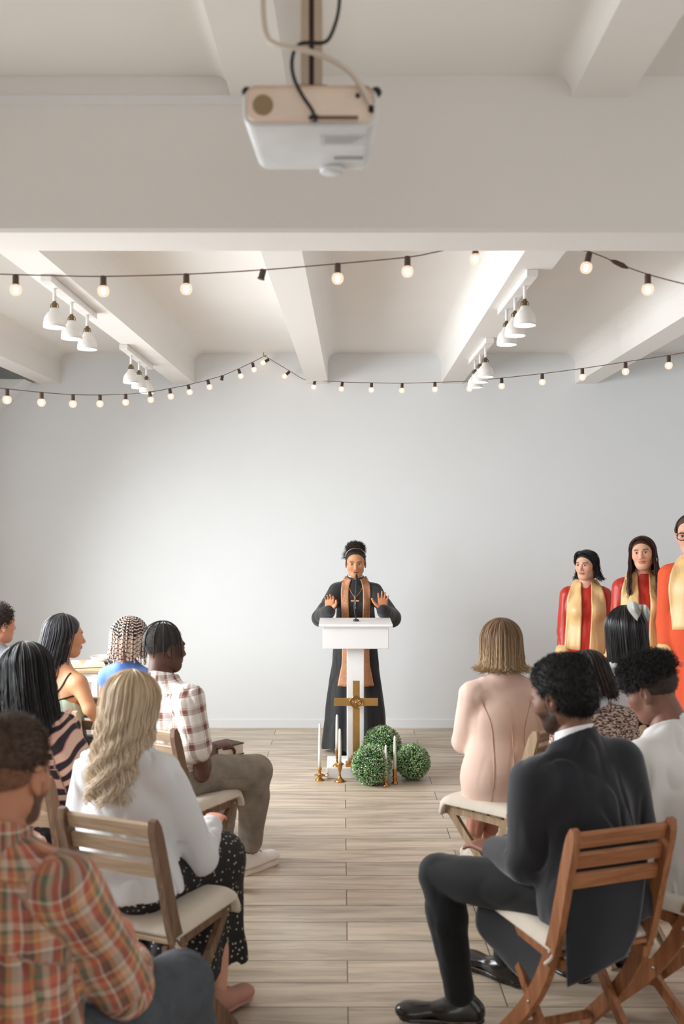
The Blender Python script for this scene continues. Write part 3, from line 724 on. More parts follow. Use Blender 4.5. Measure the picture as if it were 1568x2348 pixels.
def sdf(prims, X):
    d = np.full(len(X), 10.0)
    for p in prims:
        e = pd(p, X); k = max(p['k'], 1e-5)
        if p['op'] == 'add': h = np.clip(.5+.5*(d-e)/k, 0, 1); d = d+(e-d)*h-k*h*(1-h)
        elif p['op'] == 'sub': h = np.clip(.5-.5*(d+e)/k, 0, 1); d = d+(-e-d)*h+k*h*(1-h)
        else: d = np.maximum(d, e)
    return d
def infl(prims, a, only=None):
    out = []
    for p in prims:
        q = dict(p)
        if q['op'] == 'add':
            if q['t'] == 'rc':
                m = 1.0 if q['sc'] is None else 1/float(np.mean(q['sc']))
                q['ra'] += a*m; q['rb'] += a*m
            else: q['r'] = q['r']+a
        out.append(q)
    return out
_E = [(0,0,0),(1,0,0),(0,1,0),(1,1,0),(0,0,1),(1,0,1),(0,1,1),(1,1,1)]
_ED = [(0,1),(2,3),(4,5),(6,7),(0,2),(1,3),(4,6),(5,7),(0,4),(1,5),(2,6),(3,7)]
def nets(prims, h, disp=None, smooth=1):
    lo = []; hi = []
    for p in prims:
        if p['op'] != 'add': continue
        if p['t'] == 'el': r = p['r'].max(); lo.append(p['c']-r); hi.append(p['c']+r)
        else:
            r = max(p['ra'], p['rb'])*(max(p['sc']) if p['sc'] is not None else 1)
            lo.append(np.minimum(p['a'], p['b'])-r); hi.append(np.maximum(p['a'], p['b'])+r)
    lo = np.min(lo, 0)-3*h; hi = np.max(hi, 0)+3*h
    cs = 4; nc = np.ceil((hi-lo)/(h*cs)).astype(int); n = nc*cs
    f = (lambda X: sdf(prims, X)+disp(X)) if disp else (lambda X: sdf(prims, X))
    ci = np.stack(np.meshgrid(*[np.arange(k) for k in nc], indexing='ij'), -1).reshape(-1, 3)
    Cv = sdf(prims, lo+(ci+.5)*h*cs-.5*h)
    V = np.repeat(np.repeat(np.repeat(Cv.reshape(nc), cs, 0), cs, 1), cs, 2)
    act = np.abs(Cv) < h*cs*1.9+.012
    off = np.stack(np.meshgrid(*[np.arange(cs)]*3, indexing='ij'), -1).reshape(-1, 3)
    I = (ci[act][:, None, :]*cs+off[None]).reshape(-1, 3)
    for s0 in range(0, len(I), 400000):
        J = I[s0:s0+400000]; V[J[:, 0], J[:, 1], J[:, 2]] = f(lo+J*h)
    V[0] = V[-1] = 1; V[:, 0] = V[:, -1] = 1; V[:, :, 0] = V[:, :, -1] = 1
    S = V < 0
    c = np.zeros((n[0]-1, n[1]-1, n[2]-1), np.int8)
    for dx, dy, dz in _E: c += S[dx:n[0]-1+dx, dy:n[1]-1+dy, dz:n[2]-1+dz]
    A = np.argwhere((c > 0) & (c < 8)); idm = np.full(c.shape, -1, np.int64); idm[A[:, 0], A[:, 1], A[:, 2]] = np.arange(len(A))
    Vc = [V[A[:, 0]+e[0], A[:, 1]+e[1], A[:, 2]+e[2]] for e in _E]
    acc = np.zeros((len(A), 3)); cnt = np.zeros(len(A))
    for a, b in _ED:
        m = (Vc[a] < 0) != (Vc[b] < 0); t = np.where(m, Vc[a]/(Vc[a]-Vc[b]+1e-12), 0)
        ea, eb = np.array(_E[a], float), np.array(_E[b], float)
        acc += m[:, None]*(ea+(eb-ea)*t[:, None]); cnt += m
    P = lo+(A+acc/cnt[:, None])*h
    quads = []
    for ax in range(3):
        u, v = (ax+1) % 3, (ax+2) % 3
        s0 = [slice(0, n[i]-1) for i in range(3)]; s1 = list(s0); s1[ax] = slice(1, n[ax])
        for flip in (0, 1):
            a_, b_ = S[tuple(s0)], S[tuple(s1)]
            E = np.argwhere((a_ & ~b_) if not flip else (~a_ & b_)); E = E[(E[:, u] > 0) & (E[:, v] > 0)]
            def cell(du, dv):
                Q = E.copy(); Q[:, u] += du; Q[:, v] += dv; return idm[Q[:, 0], Q[:, 1], Q[:, 2]]
            q_ = [cell(-1, -1), cell(0, -1), cell(0, 0), cell(-1, 0)]
            if flip: q_ = q_[::-1]
            quads.append(np.stack(q_, 1))
    Q = np.concatenate(quads); Q = Q[(Q >= 0).all(1)]
    for _ in range(smooth):
        d = f(P); e = h*.5; G = np.stack([f(P+np.eye(3)[i]*e)-d for i in range(3)], 1)/e
        g2 = (G**2).sum(1)+1e-3; st = -(d/g2)[:, None]*G; l = np.linalg.norm(st, axis=1); st *= np.minimum(1, h*.7/(l+1e-9))[:, None]; P = P+st
    return P, Q
def snoise(X, f, seed=0, oct=2):
    g = np.random.default_rng(seed); o = np.zeros(len(X)); a = 1
    for _ in range(oct):
        for _j in range(4):
            d = g.normal(size=3); d /= np.linalg.norm(d); o += a*np.sin(X @ d*f*(.7+.6*g.random())+g.random()*6.28+.8*np.sin(X @ np.roll(d, 1)*f*.5))
        f *= 2; a *= .5
    return o/4
def folds(amp, f, ax=2, seed=1):
    """cloth folds: ridges that run along `ax`"""
    def fn(X):
        Y = X.copy(); Y[:, ax] *= .38
        n = snoise(Y, f*3.2, seed, 1)*1.6; m = snoise(X, f*1.2, seed+7, 1)*1.5
        c = 1-np.minimum(1, np.abs(n)*1.9)                      # sharp creases between soft pads
        return amp*(.9*m+1.5*c*np.clip(.55+m, 0, 1.2)-.3)
    return fn
def pat_coord(P, prims):
    """per-vertex cloth coordinate: (along, around, id) of the nearest limb"""
    best = np.full(len(P), 9.0); out = np.zeros((len(P), 3))
    for i, p in enumerate(prims):
        if p['op'] != 'add' or p.get('tag') is None: continue
        d = pd(p, P)
        if p['tag'] == 'arm':
            ax = p['b']-p['a']; L = np.linalg.norm(ax); ax = ax/L; u = np.cross(ax, (0, 1, 0)); u /= np.linalg.norm(u); v = np.cross(ax, u)
            q = P-p['a']; al = q @ ax; rho = np.sqrt((q @ u)**2+(q @ v)**2); an = np.arctan2(q @ u, q @ v)*rho
        else:
            q = P @ (p['R'] if p['R'] is not None else np.eye(3)); c = (p['c'] if p['t'] == 'el' else p['a']) @ (p['R'] if p['R'] is not None else np.eye(3))
            al = q[:, 2]; an = np.arctan2(q[:, 0]-c[0], -(q[:, 1]-c[1]))*.155
        m = d < best; best[m] = d[m]; out[m] = np.stack([al, an, np.full(len(P), i*.37)], 1)[m]
    return out

# ---------------------------------------------------------------- skin, hair, cloth materials
def skin_mat():
    k = N('skin'); a = k.n('ShaderNodeAttribute', attribute_name='col'); k.l(a.outputs['Color'], k.b.inputs['Base Color'])
    k.b.inputs['Roughness'].default_value = .5; k.b.inputs['Specular IOR Level'].default_value = .35
    k.b.inputs['Subsurface Weight'].default_value = .08; k.b.inputs['Subsurface Scale'].default_value = .01; k.b.inputs['Subsurface Radius'].default_value = (1, .4, .25)
    return k.m
M_skin = skin_mat()
def hair_mat(name, stops, rough=.42, along=None):
    k = N(name); a = k.n('ShaderNodeAttribute', attribute_name='rnd'); r = k.ramp([(p, lin(c)) for p, c in stops]); k.l(a.outputs['Fac'], r.inputs[0]); c = r.outputs[0]
    if along:
        b = k.n('ShaderNodeAttribute', attribute_name='al'); r2 = k.ramp([(p, lin(c2)) for p, c2 in along]); k.l(b.outputs['Fac'], r2.inputs[0]); c = k.mix(.62, c, r2.outputs[0])
    k.l(c, k.b.inputs['Base Color']); k.b.inputs['Roughness'].default_value = rough; k.b.inputs['Specular IOR Level'].default_value = .45
    return k.m
def cloth(name, col, rough=.85, var=.05, sheen=.15, bump=.12, bs=160, spec=.2): return mat(name, col, rough, 0, 5, var, bump, bs, sheen, None, spec)

# ---------------------------------------------------------------- head and hands
def head_prims(fem=False):
    P = [el((0, -.014, .036), (.076, .096, .080)), el((0, .026, -.018), (.062, .068, .090), k=.03),
         el((0, .052, -.086), (.030, .030, .022), k=.035), rc((-.044, .0, -.062), (-.018, .052, -.092), .020, .018, k=.035), rc((.044, .0, -.062), (.018, .052, -.092), .020, .018, k=.035),
         el((-.036, .058, -.022), (.026, .026, .026), k=.03), el((.036, .058, -.022), (.026, .026, .026), k=.03),
         el((0, .084, .022), (.046, .012, .010), k=.02),
         el((-.031, .098, .003), (.017, .014, .011), k=.014, op='sub'), el((.031, .098, .003), (.017, .014, .011), k=.014, op='sub'),
         rc((0, .090, .006), (0, .110, -.032), .007, .0105, k=.012), el((-.012, .100, -.037), (.0075, .009, .007), k=.006), el((.012, .100, -.037), (.0075, .009, .007), k=.006),
         el((-.030, .0815, .002), (.0135, .0120, .0105), k=.003), el((.030, .0815, .002), (.0135, .0120, .0105), k=.003),
         el((0, .0905, -.0575), (.023, .010, .0055), k=.006), el((0, .0890, -.0685), (.020, .0105, .0065), k=.006)]
    for s in (-1, 1):
        P += [el((s*.079, -.008, -.008), (.007, .019, .031), k=.008, R=Rz(-s*.35)), el((s*.087, -.003, -.002), (.006, .010, .018), k=.004, R=Rz(-s*.35), op='sub'), el((s*.079, -.004, -.034), (.006, .009, .010), k=.006)]
    P += [rc((0, -.022, -.03), (0, -.036, -.115), .052 if not fem else .046, .050 if not fem else .045, k=.03)]
    return P
def head_colour(L, base, brow, lips, beard=None, iris=(40, 26, 18), gaze=(0, 0), mouth=.0):
    """L: head-local positions -> linear colour per vertex"""
    b = np.array(lin(base)); C = np.tile(b, (len(L), 1)); x, y, z = L.T
    def put(m, c, w=1.0):
        m = np.clip(m, 0, 1)*w; C[:] = C*(1-m[:, None])+np.array(lin(c))*m[:, None]
    front = y > .05
    put(np.exp(-(((np.abs(x)-.038)/.02)**2+((z+.02)/.02)**2))*front, tuple(min(255, v*f_) for v, f_ in zip(base, (1.03, .88, .84))), .5)
    put(1.4*np.exp(-(((np.abs(x)-.031)/.017)**4+((z-.0225-.05*(.017-np.abs(np.abs(x)-.034)))/.0042)**4))*front, brow, .85)
    put(1.3*np.exp(-((x/.0225)**4+((z+.0625)/.0095)**4))*(y > .07), lips, .8)
    put(1.2*np.exp(-((x/.019)**4+((z+.0628)/(.0022+mouth))**4))*(y > .06), (96, 44, 40), .9)
    for s in (-1, 1):
        ex = s*.030; m = (((x-ex)/.0125)**2+((z-.002)/.0056)**2 < 1) & (y > .07)
        put(m*1.0, (206, 198, 190))
        m = ((x-ex-gaze[0]*.005)**2+(z-.002-gaze[1]*.003)**2 < .0066**2) & (y > .07); put(m*1.0, iris)
        put(1.2*np.exp(-(((x-ex)/.0135)**4+((z-.0078)/.0022)**4))*(y > .07), (40, 26, 20), .8)
    if beard is not None:
        m = (z < -.035) & (y > -.005) & ~((np.abs(x) < .023) & (np.abs(z+.0625) < .0085)); mm = m*np.clip((-.03-z)/.02, 0, 1)*np.clip((z+.125)/.02, 0, 1); put(mm, beard, .85)
        put(((np.abs(x) > .058) & (y > -.005) & (y < .03) & (z < -.015) & (z > -.08))*1.0, beard, .5)
    return C
def hand_prims(s, curl=.5, spread=1.0, thumb=.5):
    """wrist at origin, +y to fingertips, +z back of hand, s=+1 thumb on -x side (left hand seen from its back)"""
    P = [rc((-.012, -.02, 0), (-.020, .080, 0), .020, .0205, k=.012, sc=(1, 1, .62)), rc((.014, -.02, 0), (.024, .072, 0), .020, .0185, k=.015, sc=(1, 1, .62)), rc((0, .01, 0), (0, .075, .0), .026, .026, k=.015, sc=(1, 1, .5))]
    for i, (bx, by, L, r, sp) in enumerate(((-.0315, .085, .072, .0086, -.16), (-.0105, .090, .081, .0088, -.03), (.0105, .087, .075, .0085, .09), (.0300, .078, .058, .0076, .24))):
        p = np.array([bx, by-.01, 0.0]); ang = 0.12+curl*.25; az = sp*spread
        segs = (.46, .30, .24)
        for j, f_ in enumerate(segs):
            q = p+L*f_*np.array([math.sin(az)*math.cos(ang), math.cos(ang)*math.cos(az), -math.sin(ang)]); P.append(rc(p, q, r*(1-.08*j), r*(.92-.1*j), k=.0035 if j == 0 else .003)); p = q; ang += curl*(.75 if j == 0 else .6)
    t0 = np.array([-.024, .020, -.004]); t1 = t0+np.array([-.030-.012*thumb, .030, -.010]); t2 = t1+np.array([-.012-.012*thumb, .027, -.004]); t3 = t2+np.array([-.002-.01*thumb, .022, -.003])
    P += [rc(t0, t1, .0145, .0120, k=.012), rc(t1, t2, .0112, .0098, k=.004), rc(t2, t3, .0098, .0075, k=.003)]
    if s < 0: P = xf_mirror(P)
    return P
def xf_mirror(P):
    out = []
    for p in P:
        q = dict(p)
        if p['t'] == 'rc': q['a'] = p['a']*[-1, 1, 1]; q['b'] = p['b']*[-1, 1, 1]
        else: q['c'] = p['c']*[-1, 1, 1]
        out.append(q)
    return out
def frame(y, z):
    y = np.array(y, float); y /= np.linalg.norm(y); z = np.array(z, float); z = z-y*(y @ z); z /= np.linalg.norm(z); return np.stack([np.cross(y, z), y, z], 1)

# ---------------------------------------------------------------- the figure
class Fig:
    def __init__(s, label, loc, yaw, sc=1.0, stand=False, lean=0, side=0, twist=0, head=(0, 0, 0), fem=False, skin=(190, 140, 110), seat=.49,
                 L=None, R=None, legL=None, legR=None, hands=None, brow=(40, 28, 22), lips=(170, 96, 88), beard=None, gaze=(0, 0), mouth=0, iris=(40, 26, 18),
                 hh=.0045, group='people seated on the folding chairs', width=1.0, hand_h=.0032, cat='person', feet=True, show=('L', 'R'), neck=0, hsc=1.0):
        s.root = empty('person', (loc[0], loc[1], 0), -D(yaw), label, cat, group); s.sc = sc; s.yaw = D(yaw); s.loc = np.array([loc[0], loc[1], 0.]); s.fem = fem; s.skin = skin
        s.Rt = Rz(-D(twist)) @ Rx(-D(lean)) @ Ry(D(side)); s.hc = np.array([0, 0, .935*sc if stand else seat+.085*sc]); s.stand = stand
        w = (.93 if fem else 1.06)*width
        T = s.T
        s.torso = [el((0, -.005, .03), (.160*(1.0 if fem else .95), .108, .125), k=.04, tag='t'), el((0, 0, .17), (.112*w, .084, .15), k=.05, tag='t'), el((0, -.004, .30), (.142*w, .098, .145), k=.05, tag='t'),
                   rc((-.122*w, -.014, .396), (.122*w, -.014, .396), .044, .044, k=.04, tag='t'), rc((0, -.020, .478), (-.13*w, -.014, .407), .042, .037, k=.03, tag='t'), rc((0, -.020, .478), (.13*w, -.014, .407), .042, .037, k=.03, tag='t')]
        if fem: s.torso += [el((-.060, .072, .285), (.055, .048, .055), k=.04, tag='t'), el((.060, .072, .285), (.055, .05, .055), k=.05, tag='t')]
        if not stand: s.torso += [el((-.085, -.04, -.01), (.09, .10, .085), k=.05, tag='t'), el((.085, -.04, -.01), (.09, .10, .085), k=.05, tag='t')]
        s.torso = xf(s.torso, s.Rt, s.hc, sc)
        s.sh = {-1: T((-.153*w, -.014, .395)), 1: T((.153*w, -.014, .395))}
        def loc_(v, d): 
            if v is None: return d
            v = [s.to_local(np.array(q[1])) if isinstance(q, tuple) and len(q) == 2 and q[0] == 'w' else np.array(q, float) for q in v]; return v
        if stand: dl = [T((-.188*w, -.01, .11)), T((-.200*w, .06, -.12))]; dr = [T((.188*w, -.01, .11)), T((.200*w, .06, -.12))]
        else: dl = [T((-.205*w, .02, .135)), np.array([-.10, .26, s.hc[2]+.12])]; dr = [T((.205*w, .02, .135)), np.array([.10, .26, s.hc[2]+.12])]
        s.arm = {-1: loc_(L, dl), 1: loc_(R, dr)}
        z0 = s.hc[2]
        if stand: kl = [np.array([-.095, .02, .5*sc]), np.array([-.10, -.01, .085])]; kr = [np.array([.095, .02, .5*sc]), np.array([.10, -.01, .085])]
        else: kl = [np.array([-.12, .44*sc, .53]), np.array([-.12, .46*sc, .09])]; kr = [np.array([.12, .44*sc, .53]), np.array([.12, .46*sc, .09])]
        s.leg = {-1: loc_(legL, kl), 1: loc_(legR, kr)}
        s.hip = {-1: T((-.088, -.0, .01)), 1: T((.088, 0, .01))}
        f = sc*(.9 if fem else 1.0)
        s.arms = {}; s.legs = {}
        for e in (-1, 1):
            a, b, c = s.sh[e], s.arm[e][0], s.arm[e][1]
            s.arms[e] = [rc(a, b, .047*f, .038*f, k=.025, tag='arm'), rc(b, c, .039*f, .026*f, k=.012, tag='arm')]
            h_, k_, an = s.hip[e], s.leg[e][0], s.leg[e][1]
            s.legs[e] = [rc(h_, k_, .084*f, .060*f, k=.03, tag='arm'), rc(k_, k_+(an-k_)*.35+np.array([0, -.015, 0]), .055*f, .056*f, k=.02, tag='arm'), rc(k_+(an-k_)*.3, an, .056*f, .036*f, k=.02, tag='arm')]
        nb = T((0, -.02, .465)); s.Rh = s.Rt @ Rz(-D(head[0])) @ Rx(-D(head[1])) @ Ry(D(head[2])); s.hs = sc*(.95 if fem else 1.0)*hsc
        s.ho = T((0, .012+neck, .638 if not fem else .634))
        s.neck = rc(nb, s.ho+s.Rh @ (np.array([0, -.03, -.07])*sc), .057*f, .05*f, k=.04)
        # ---- the body mesh
        core = s.torso+[s.neck]+sum([s.arms[e]+(s.legs[e] if feet else []) for e in (-1, 1)], [])
        V1, F1 = nets(core, .0085); V2, F2 = nets(xf(head_prims(fem), s.Rh, s.ho, s.hs), hh)
        Vs, Fs = [V1, V2], [F1, F2+len(V1)]; nV = len(V1)+len(V2)
        Lh = (V2-s.ho) @ s.Rh/s.hs; C2 = head_colour(Lh, skin, brow, lips, beard, iris, gaze, mouth)
        C = [np.tile(lin(skin), (len(V1), 1)), C2]
        hands = hands or {}
        for e, nm in ((-1, 'L'), (1, 'R')):
            if nm not in show: continue
            o = hands.get(nm, {}); el_, wr = s.arm[e]; dy = o.get('dir', wr-el_); up = np.array(o.get('up', (0, 0, 1)), float)
            if o.get('world'): dy = s.Rl() @ np.array(dy, float); up = s.Rl() @ up
            Fm = frame(dy, up)
            hp = xf(hand_prims(1 if e > 0 else -1, o.get('curl', .5), o.get('spread', 1), o.get('thumb', .5)), Fm, wr, f*1.02)
            V3, F3 = nets(hp, hand_h); Vs.append(V3); Fs.append(F3+nV); nV += len(V3)
            C.append(np.tile(lin(tuple(min(255, v*g_) for v, g_ in zip(skin, (1.08, 1.0, 1.0)))), (len(V3), 1)))
        if feet:
            for e in (-1, 1):
                an = s.leg[e][1]; fp = [rc(an, an+np.array([0, .01, -.035]), .032*f, .024*f), rc(an+np.array([0, -.015, -.05]), an+np.array([0, .06, -.058]), .020*f, .014*f, k=.02)]
                V3, F3 = nets(fp, .006); Vs.append(V3); Fs.append(F3+nV); nV += len(V3); C.append(np.tile(lin(skin), (len(V3), 1)))
        s.body = mesh_obj('body', np.concatenate(Vs), np.concatenate(Fs), M_skin, s.root, True, {'col': np.concatenate(C)})
    def T(s, p): return s.hc+s.Rt @ (np.array(p, float)*s.sc)
    def Rl(s): return Rz(s.yaw)
    def to_local(s, w): return Rz(s.yaw) @ (np.array(w, float)-s.loc)
    def H(s, p): return s.ho+s.Rh @ (np.array(p, float)*s.hs)
    def add(s, name, prims, h, m, disp=None, pat=False, label=None, smooth=True):
        V, Q = nets(prims, h, disp); at = {'pc': pat_coord(V, prims)} if pat else None
        o = mesh_obj(name, V, Q, m, s.root, smooth, at)
        if label: o['label'] = label
        return o
    def top(s, infla=.014, sleeve=1.0, fore=1.0, hem=None, extra=(), aw=0, neckcut=True, torso=None):
        """shirt/jacket primitives: torso plus sleeves; sleeve 0..1 of upper arm, fore 0..1 of forearm"""
        P = infl(torso or s.torso, infla)
        for e in (-1, 1):
            a, b = s.arms[e]
            if sleeve > 0:
                q = dict(a); q['b'] = a['a']+(a['b']-a['a'])*sleeve; q['ra'] = a['ra']+infla+aw; q['rb'] = a['ra']+(a['rb']-a['ra'])*sleeve+infla+aw; P.append(q)
            if sleeve >= 1 and fore > 0:
                q = dict(b); q['b'] = b['a']+(b['b']-b['a'])*fore; q['ra'] = b['ra']+infla+aw; q['rb'] = b['ra']+(b['rb']-b['ra'])*fore+infla+aw*.6; P.append(q)
        P += list(extra)
        if hem is not None: P.append(cut(s.T((0, 0, hem)), s.Rt @ np.array([0, 0, -1.])))
        return P
    def trousers(s, infla=.012, m=None, to=.93, h=.008, disp=None, name='trousers', pat=False, label=None, w=0):
        P = infl(s.torso[:2]+(s.torso[-2:] if not s.stand else []), infla)
        for e in (-1, 1):
            a, b, c = s.legs[e]; k_, an = s.leg[e]; P += infl([a, b], infla+w); q = dict(c); q['b'] = k_+(an-k_)*to; q['ra'] += infla+w; q['rb'] += infla+w+.004; P.append(q)
        P.append(cut(s.T((0, 0, .14)), np.array([0, 0, 1.])))
        return s.add(name, P, h, m, disp or folds(.0035, 28, 2, 3), pat, label)
    def shoe(s, e, m, msole=None, d=None, L=.155, h=.004, sole_h=.012, laces=None, up=1.0):
        an = s.leg[e][1]; base = np.array([an[0], an[1], 0.0]); fy = np.array([0, 1, 0.]) if d is None else np.array(d, float)
        Fm = frame(fy, (0, 0, 1)); f = s.sc*up; z = max(0, an[2]-.09*up)
        P = [rc((0, -.045, .038), (0, -.02, .075), .034, .036, k=.03), rc((0, -.05, .03), (0, .03, .035), .034, .038, k=.03), rc((0, .02, .034), (0, L-.035, .022), .040, .026, k=.04, sc=(1, 1, .85)), el((0, L-.05, .024), (.043, .055, .026), k=.03), el((0, -.03, .125), (.030, .036, .03), k=.008, op='sub'), cut((0, 0, sole_h), (0, 0, -1))]
        V, Q = nets(xf(P, Fm, base+[0, 0, z], f), h); o = mesh_obj('shoe', V, Q, m, s.root)
        P = [rc((0, -.05, .0), (0, .03, .0), .037, .037, k=.02), rc((0, .03, 0), (0, L-.05, 0), .038, .045, k=.03), cut((0, 0, sole_h+.002), (0, 0, 1)), cut((0, 0, 0), (0, 0, -1))]
        V, Q = nets(xf(P, Fm, base+[0, 0, z], f), h); mesh_obj('sole', V, Q, msole or m, o)
        if laces:
            b = MB()
            for i in range(4):
                y = .03+i*.02; zz = .078-i*.0095
                b.tube([(-.018, y, zz-.004), (0, y+.004, zz+.003), (.018, y, zz-.004)], .0022, 5)
            b.tube(catmull([(0, .03, .083), (.02, .045, .078), (.014, .062, .062), (0, .035, .083), (-.02, .05, .076), (-.012, .064, .06)], 4), .0018, 5)
            V = np.concatenate(b.V) @ Fm.T*f+base+[0, 0, z]; mesh_obj('laces', V, b.F, laces, o)
        return o
    # ------------------------------------------------------------ hair
    def strand_hair(s, fn, n, M, r0, m, seed=0, amin=-2.2, amax=2.2, name='hair', label=None, base=True, jit=.006, taper=.4, al_lo=0):
        """fn(a,t)->(x,y,z) head-local for azimuth a (0=back) and t in 0..1"""
        g = np.random.default_rng(seed); A = amin+(amax-amin)*g.random(n); t = np.linspace(0, 1, M)
        ln = .90+.10*g.random(n)
        P = fn(A[:, None]*np.ones(M), t[None]*ln[:, None])          # (n,M,3)
        off = g.normal(size=(n, 1, 3))*jit; dep = -(g.random((n, 1, 1))**1.3)*.010
        ctr = np.array([0, -.01, .02]); dd = P-ctr; dd = dd/np.linalg.norm(dd, axis=2)[..., None]
        ww = np.linspace(.15, 1, M)[None, :, None]
        P = P+off*ww*1.3+dd*dep
        P += (np.sin(np.linspace(0, 9, M)[None]*(.7+g.random((n, 1)))+g.random((n, 1))*6.28)*.0018*ww[..., 0])[..., None]*g.normal(size=(n, 1, 3))
        V, Q, rn, al = strands(P, r0*np.linspace(1, taper, M)*1.0, 4)
        Vs, Qs, rns, als = [V], [Q], [rn], [al]
        if base:
            na, nt = 48, 24; A = np.linspace(amin, amax, na); T_ = np.linspace(0, .97, nt); B = fn(A[:, None]*np.ones(nt), T_[None]*np.ones((na, 1)))
            dd = B-ctr; dd = dd/np.linalg.norm(dd, axis=2)[..., None]
            for th, fl in ((-.004, 0), (-.014, 1)):
                Bv = (B+dd*th).reshape(-1, 3); i, j = np.meshgrid(np.arange(na-1), np.arange(nt-1), indexing='ij'); q = np.stack([i*nt+j, (i+1)*nt+j, (i+1)*nt+j+1, i*nt+j+1], -1).reshape(-1, 4)
                if fl: q = q[:, ::-1]
                off_ = sum(len(v) for v in Vs); Vs.append(Bv); Qs.append(q+off_); rns.append(.35+.3*np.sin(np.repeat(A, nt)*17)**2*np.ones(len(Bv))); als.append(np.tile(T_, na))
        V = np.concatenate(Vs)*s.hs @ s.Rh.T+s.ho
        o = mesh_obj(name, V, np.concatenate(Qs), m, s.root, True, {'rnd': np.concatenate(rns), 'al': np.concatenate(als)})
        if label: o['label'] = label
        return o
    def tufts(s, prims, h, m, n, ln, r, curl, seed=0, name='hair', disp=None, label=None, up=0, base_only=False):
        """short hair: a cap surface with many little curls growing from it (head-local prims)"""
        V, Q = nets(prims, h, disp); g = np.random.default_rng(seed)
        rn0 = g.random(len(V)); Vs, Qs, rns = [V], [Q], [rn0*.4+.2]
        if n:
            idx = g.choice(len(V), n, replace=len(V) < n); P0 = V[idx]; e = .002; d0 = sdf(prims, P0)
            G = np.stack([sdf(prims, P0+np.eye(3)[i]*e)-d0 for i in range(3)], 1); G /= np.linalg.norm(G, axis=1)[:, None]+1e-9
            T1 = np.cross(G, g.normal(size=G.shape)); T1 /= np.linalg.norm(T1, axis=1)[:, None]+1e-9; T2 = np.cross(G, T1)
            M = 7; t = np.linspace(0, 1, M); L_ = ln*(.5+.8*g.random(n)); ph = g.random(n)*6.28; w = 2.2*math.pi*(.6+.6*g.random(n))
            a = w[:, None]*t[None]+ph[:, None]; rr_ = curl*np.sqrt(t)[None]
            P = P0[:, None]+G[:, None]*(L_[:, None]*t[None])[..., None]+T1[:, None]*(np.cos(a)*rr_)[..., None]+T2[:, None]*(np.sin(a)*rr_)[..., None]
            if up: P[..., 2] -= up*t[None]**2*L_[:, None]
            Vt, Qt, rt, _ = strands(P, r*np.linspace(1, .4, M), 3); Qs.append(Qt+len(V)); Vs.append(Vt); rns.append(rt)
        V = np.concatenate(Vs)*s.hs @ s.Rh.T+s.ho
        o = mesh_obj(name, V, np.concatenate(Qs), m, s.root, True, {'rnd': np.concatenate(rns), 'al': np.concatenate(rns)})
        if label: o['label'] = label
        return o
def long_hair(L=.45, wtop=(.088, .108, .098), wx=1.0, bx=0.0, by=-.02, flare=0, wave=0, wf=9, crown=(0, -.01), face=.0, lift=0, curl_end=0, fwd=0, asym=0):
    """profile for straight or wavy long hair, head-local"""
    def fn(a, t):
        Lf = L if not callable(L) else L(a)
        arc = .24; tot = arc+Lf; s_ = t*tot
        ph = np.clip(s_/arc, 0, 1)*math.pi/2; sx, sy, sz = wtop
        x = sx*np.sin(a)*np.sin(ph); y = -sy*np.cos(a)*np.sin(ph); z = .026+sz*np.cos(ph)
        x = x+crown[0]*(1-np.sin(ph)); y = y+crown[1]
        fall = np.clip((s_-arc)/max(1e-6, 1), 0, 9); u = np.clip(fall/np.maximum(Lf, 1e-6), 0, 1)
        z = z-fall; x = x*(1+(wx-1)*u+flare*u**3)+bx*u**1.3; y = y*(1-.25*u*(np.cos(a) < 0))+by*np.sin(u*math.pi/2)
        if fwd: y = y+fwd*np.minimum(1, u*1.8)*np.clip((np.abs(a)-1.0)/.5, 0, 1)
        if wave: x = x+wave*u**1.1*np.sin(wf*u*6.28/2+a*5); y = y+wave*.6*u**1.1*np.cos(wf*u*3.1+a*7)
        if curl_end:
            c = np.clip((u-.72)/.28, 0, 1); x = x+curl_end*c**1.5*np.sin(a)*1.2; y = y-curl_end*c**1.5*np.cos(a)*.8; z = z+curl_end*.7*c**2
        return np.stack(np.broadcast_arrays(x, y, z), -1)
    return fn
def sheet(ctrl, nu=24, nv=24, th=.004, wr=.004, seed=0, f=30):
    """thick cloth sheet through a grid of control points"""
    C = np.array(ctrl, float); R_ = np.array([catmull(row, max(1, (nu)//(C.shape[1]-1))) for row in C]); G = np.array([catmull(R_[:, j], max(1, nv//(C.shape[0]-1))) for j in range(R_.shape[1])])
    n, m, _ = G.shape; du = np.gradient(G, axis=0); dv = np.gradient(G, axis=1); Nn = np.cross(du, dv); Nn /= np.linalg.norm(Nn, axis=2)[..., None]+1e-9
    Wn = snoise((G*np.array([1, 1, .3])).reshape(-1, 3), f, seed, 2).reshape(n, m)[..., None]*wr
    A = (G+Nn*(Wn+th/2)).reshape(-1, 3); B = (G+Nn*(Wn-th/2)).reshape(-1, 3); k = n*m; fs = []
    for i in range(n-1):
        for j in range(m-1): a = i*m+j; fs += [[a, a+m, a+m+1, a+1], [k+a, k+a+1, k+a+m+1, k+a+m]]
    for i in range(n-1): a = i*m; fs.append([a, k+a, k+a+m, a+m]); a = i*m+m-1; fs.append([a, a+m, k+a+m, k+a])
    for j in range(m-1): a = j; fs.append([a, a+1, k+a+1, k+a]); a = (n-1)*m+j; fs.append([a, k+a, k+a+1, a+1])
    return np.concatenate([A, B]), fs
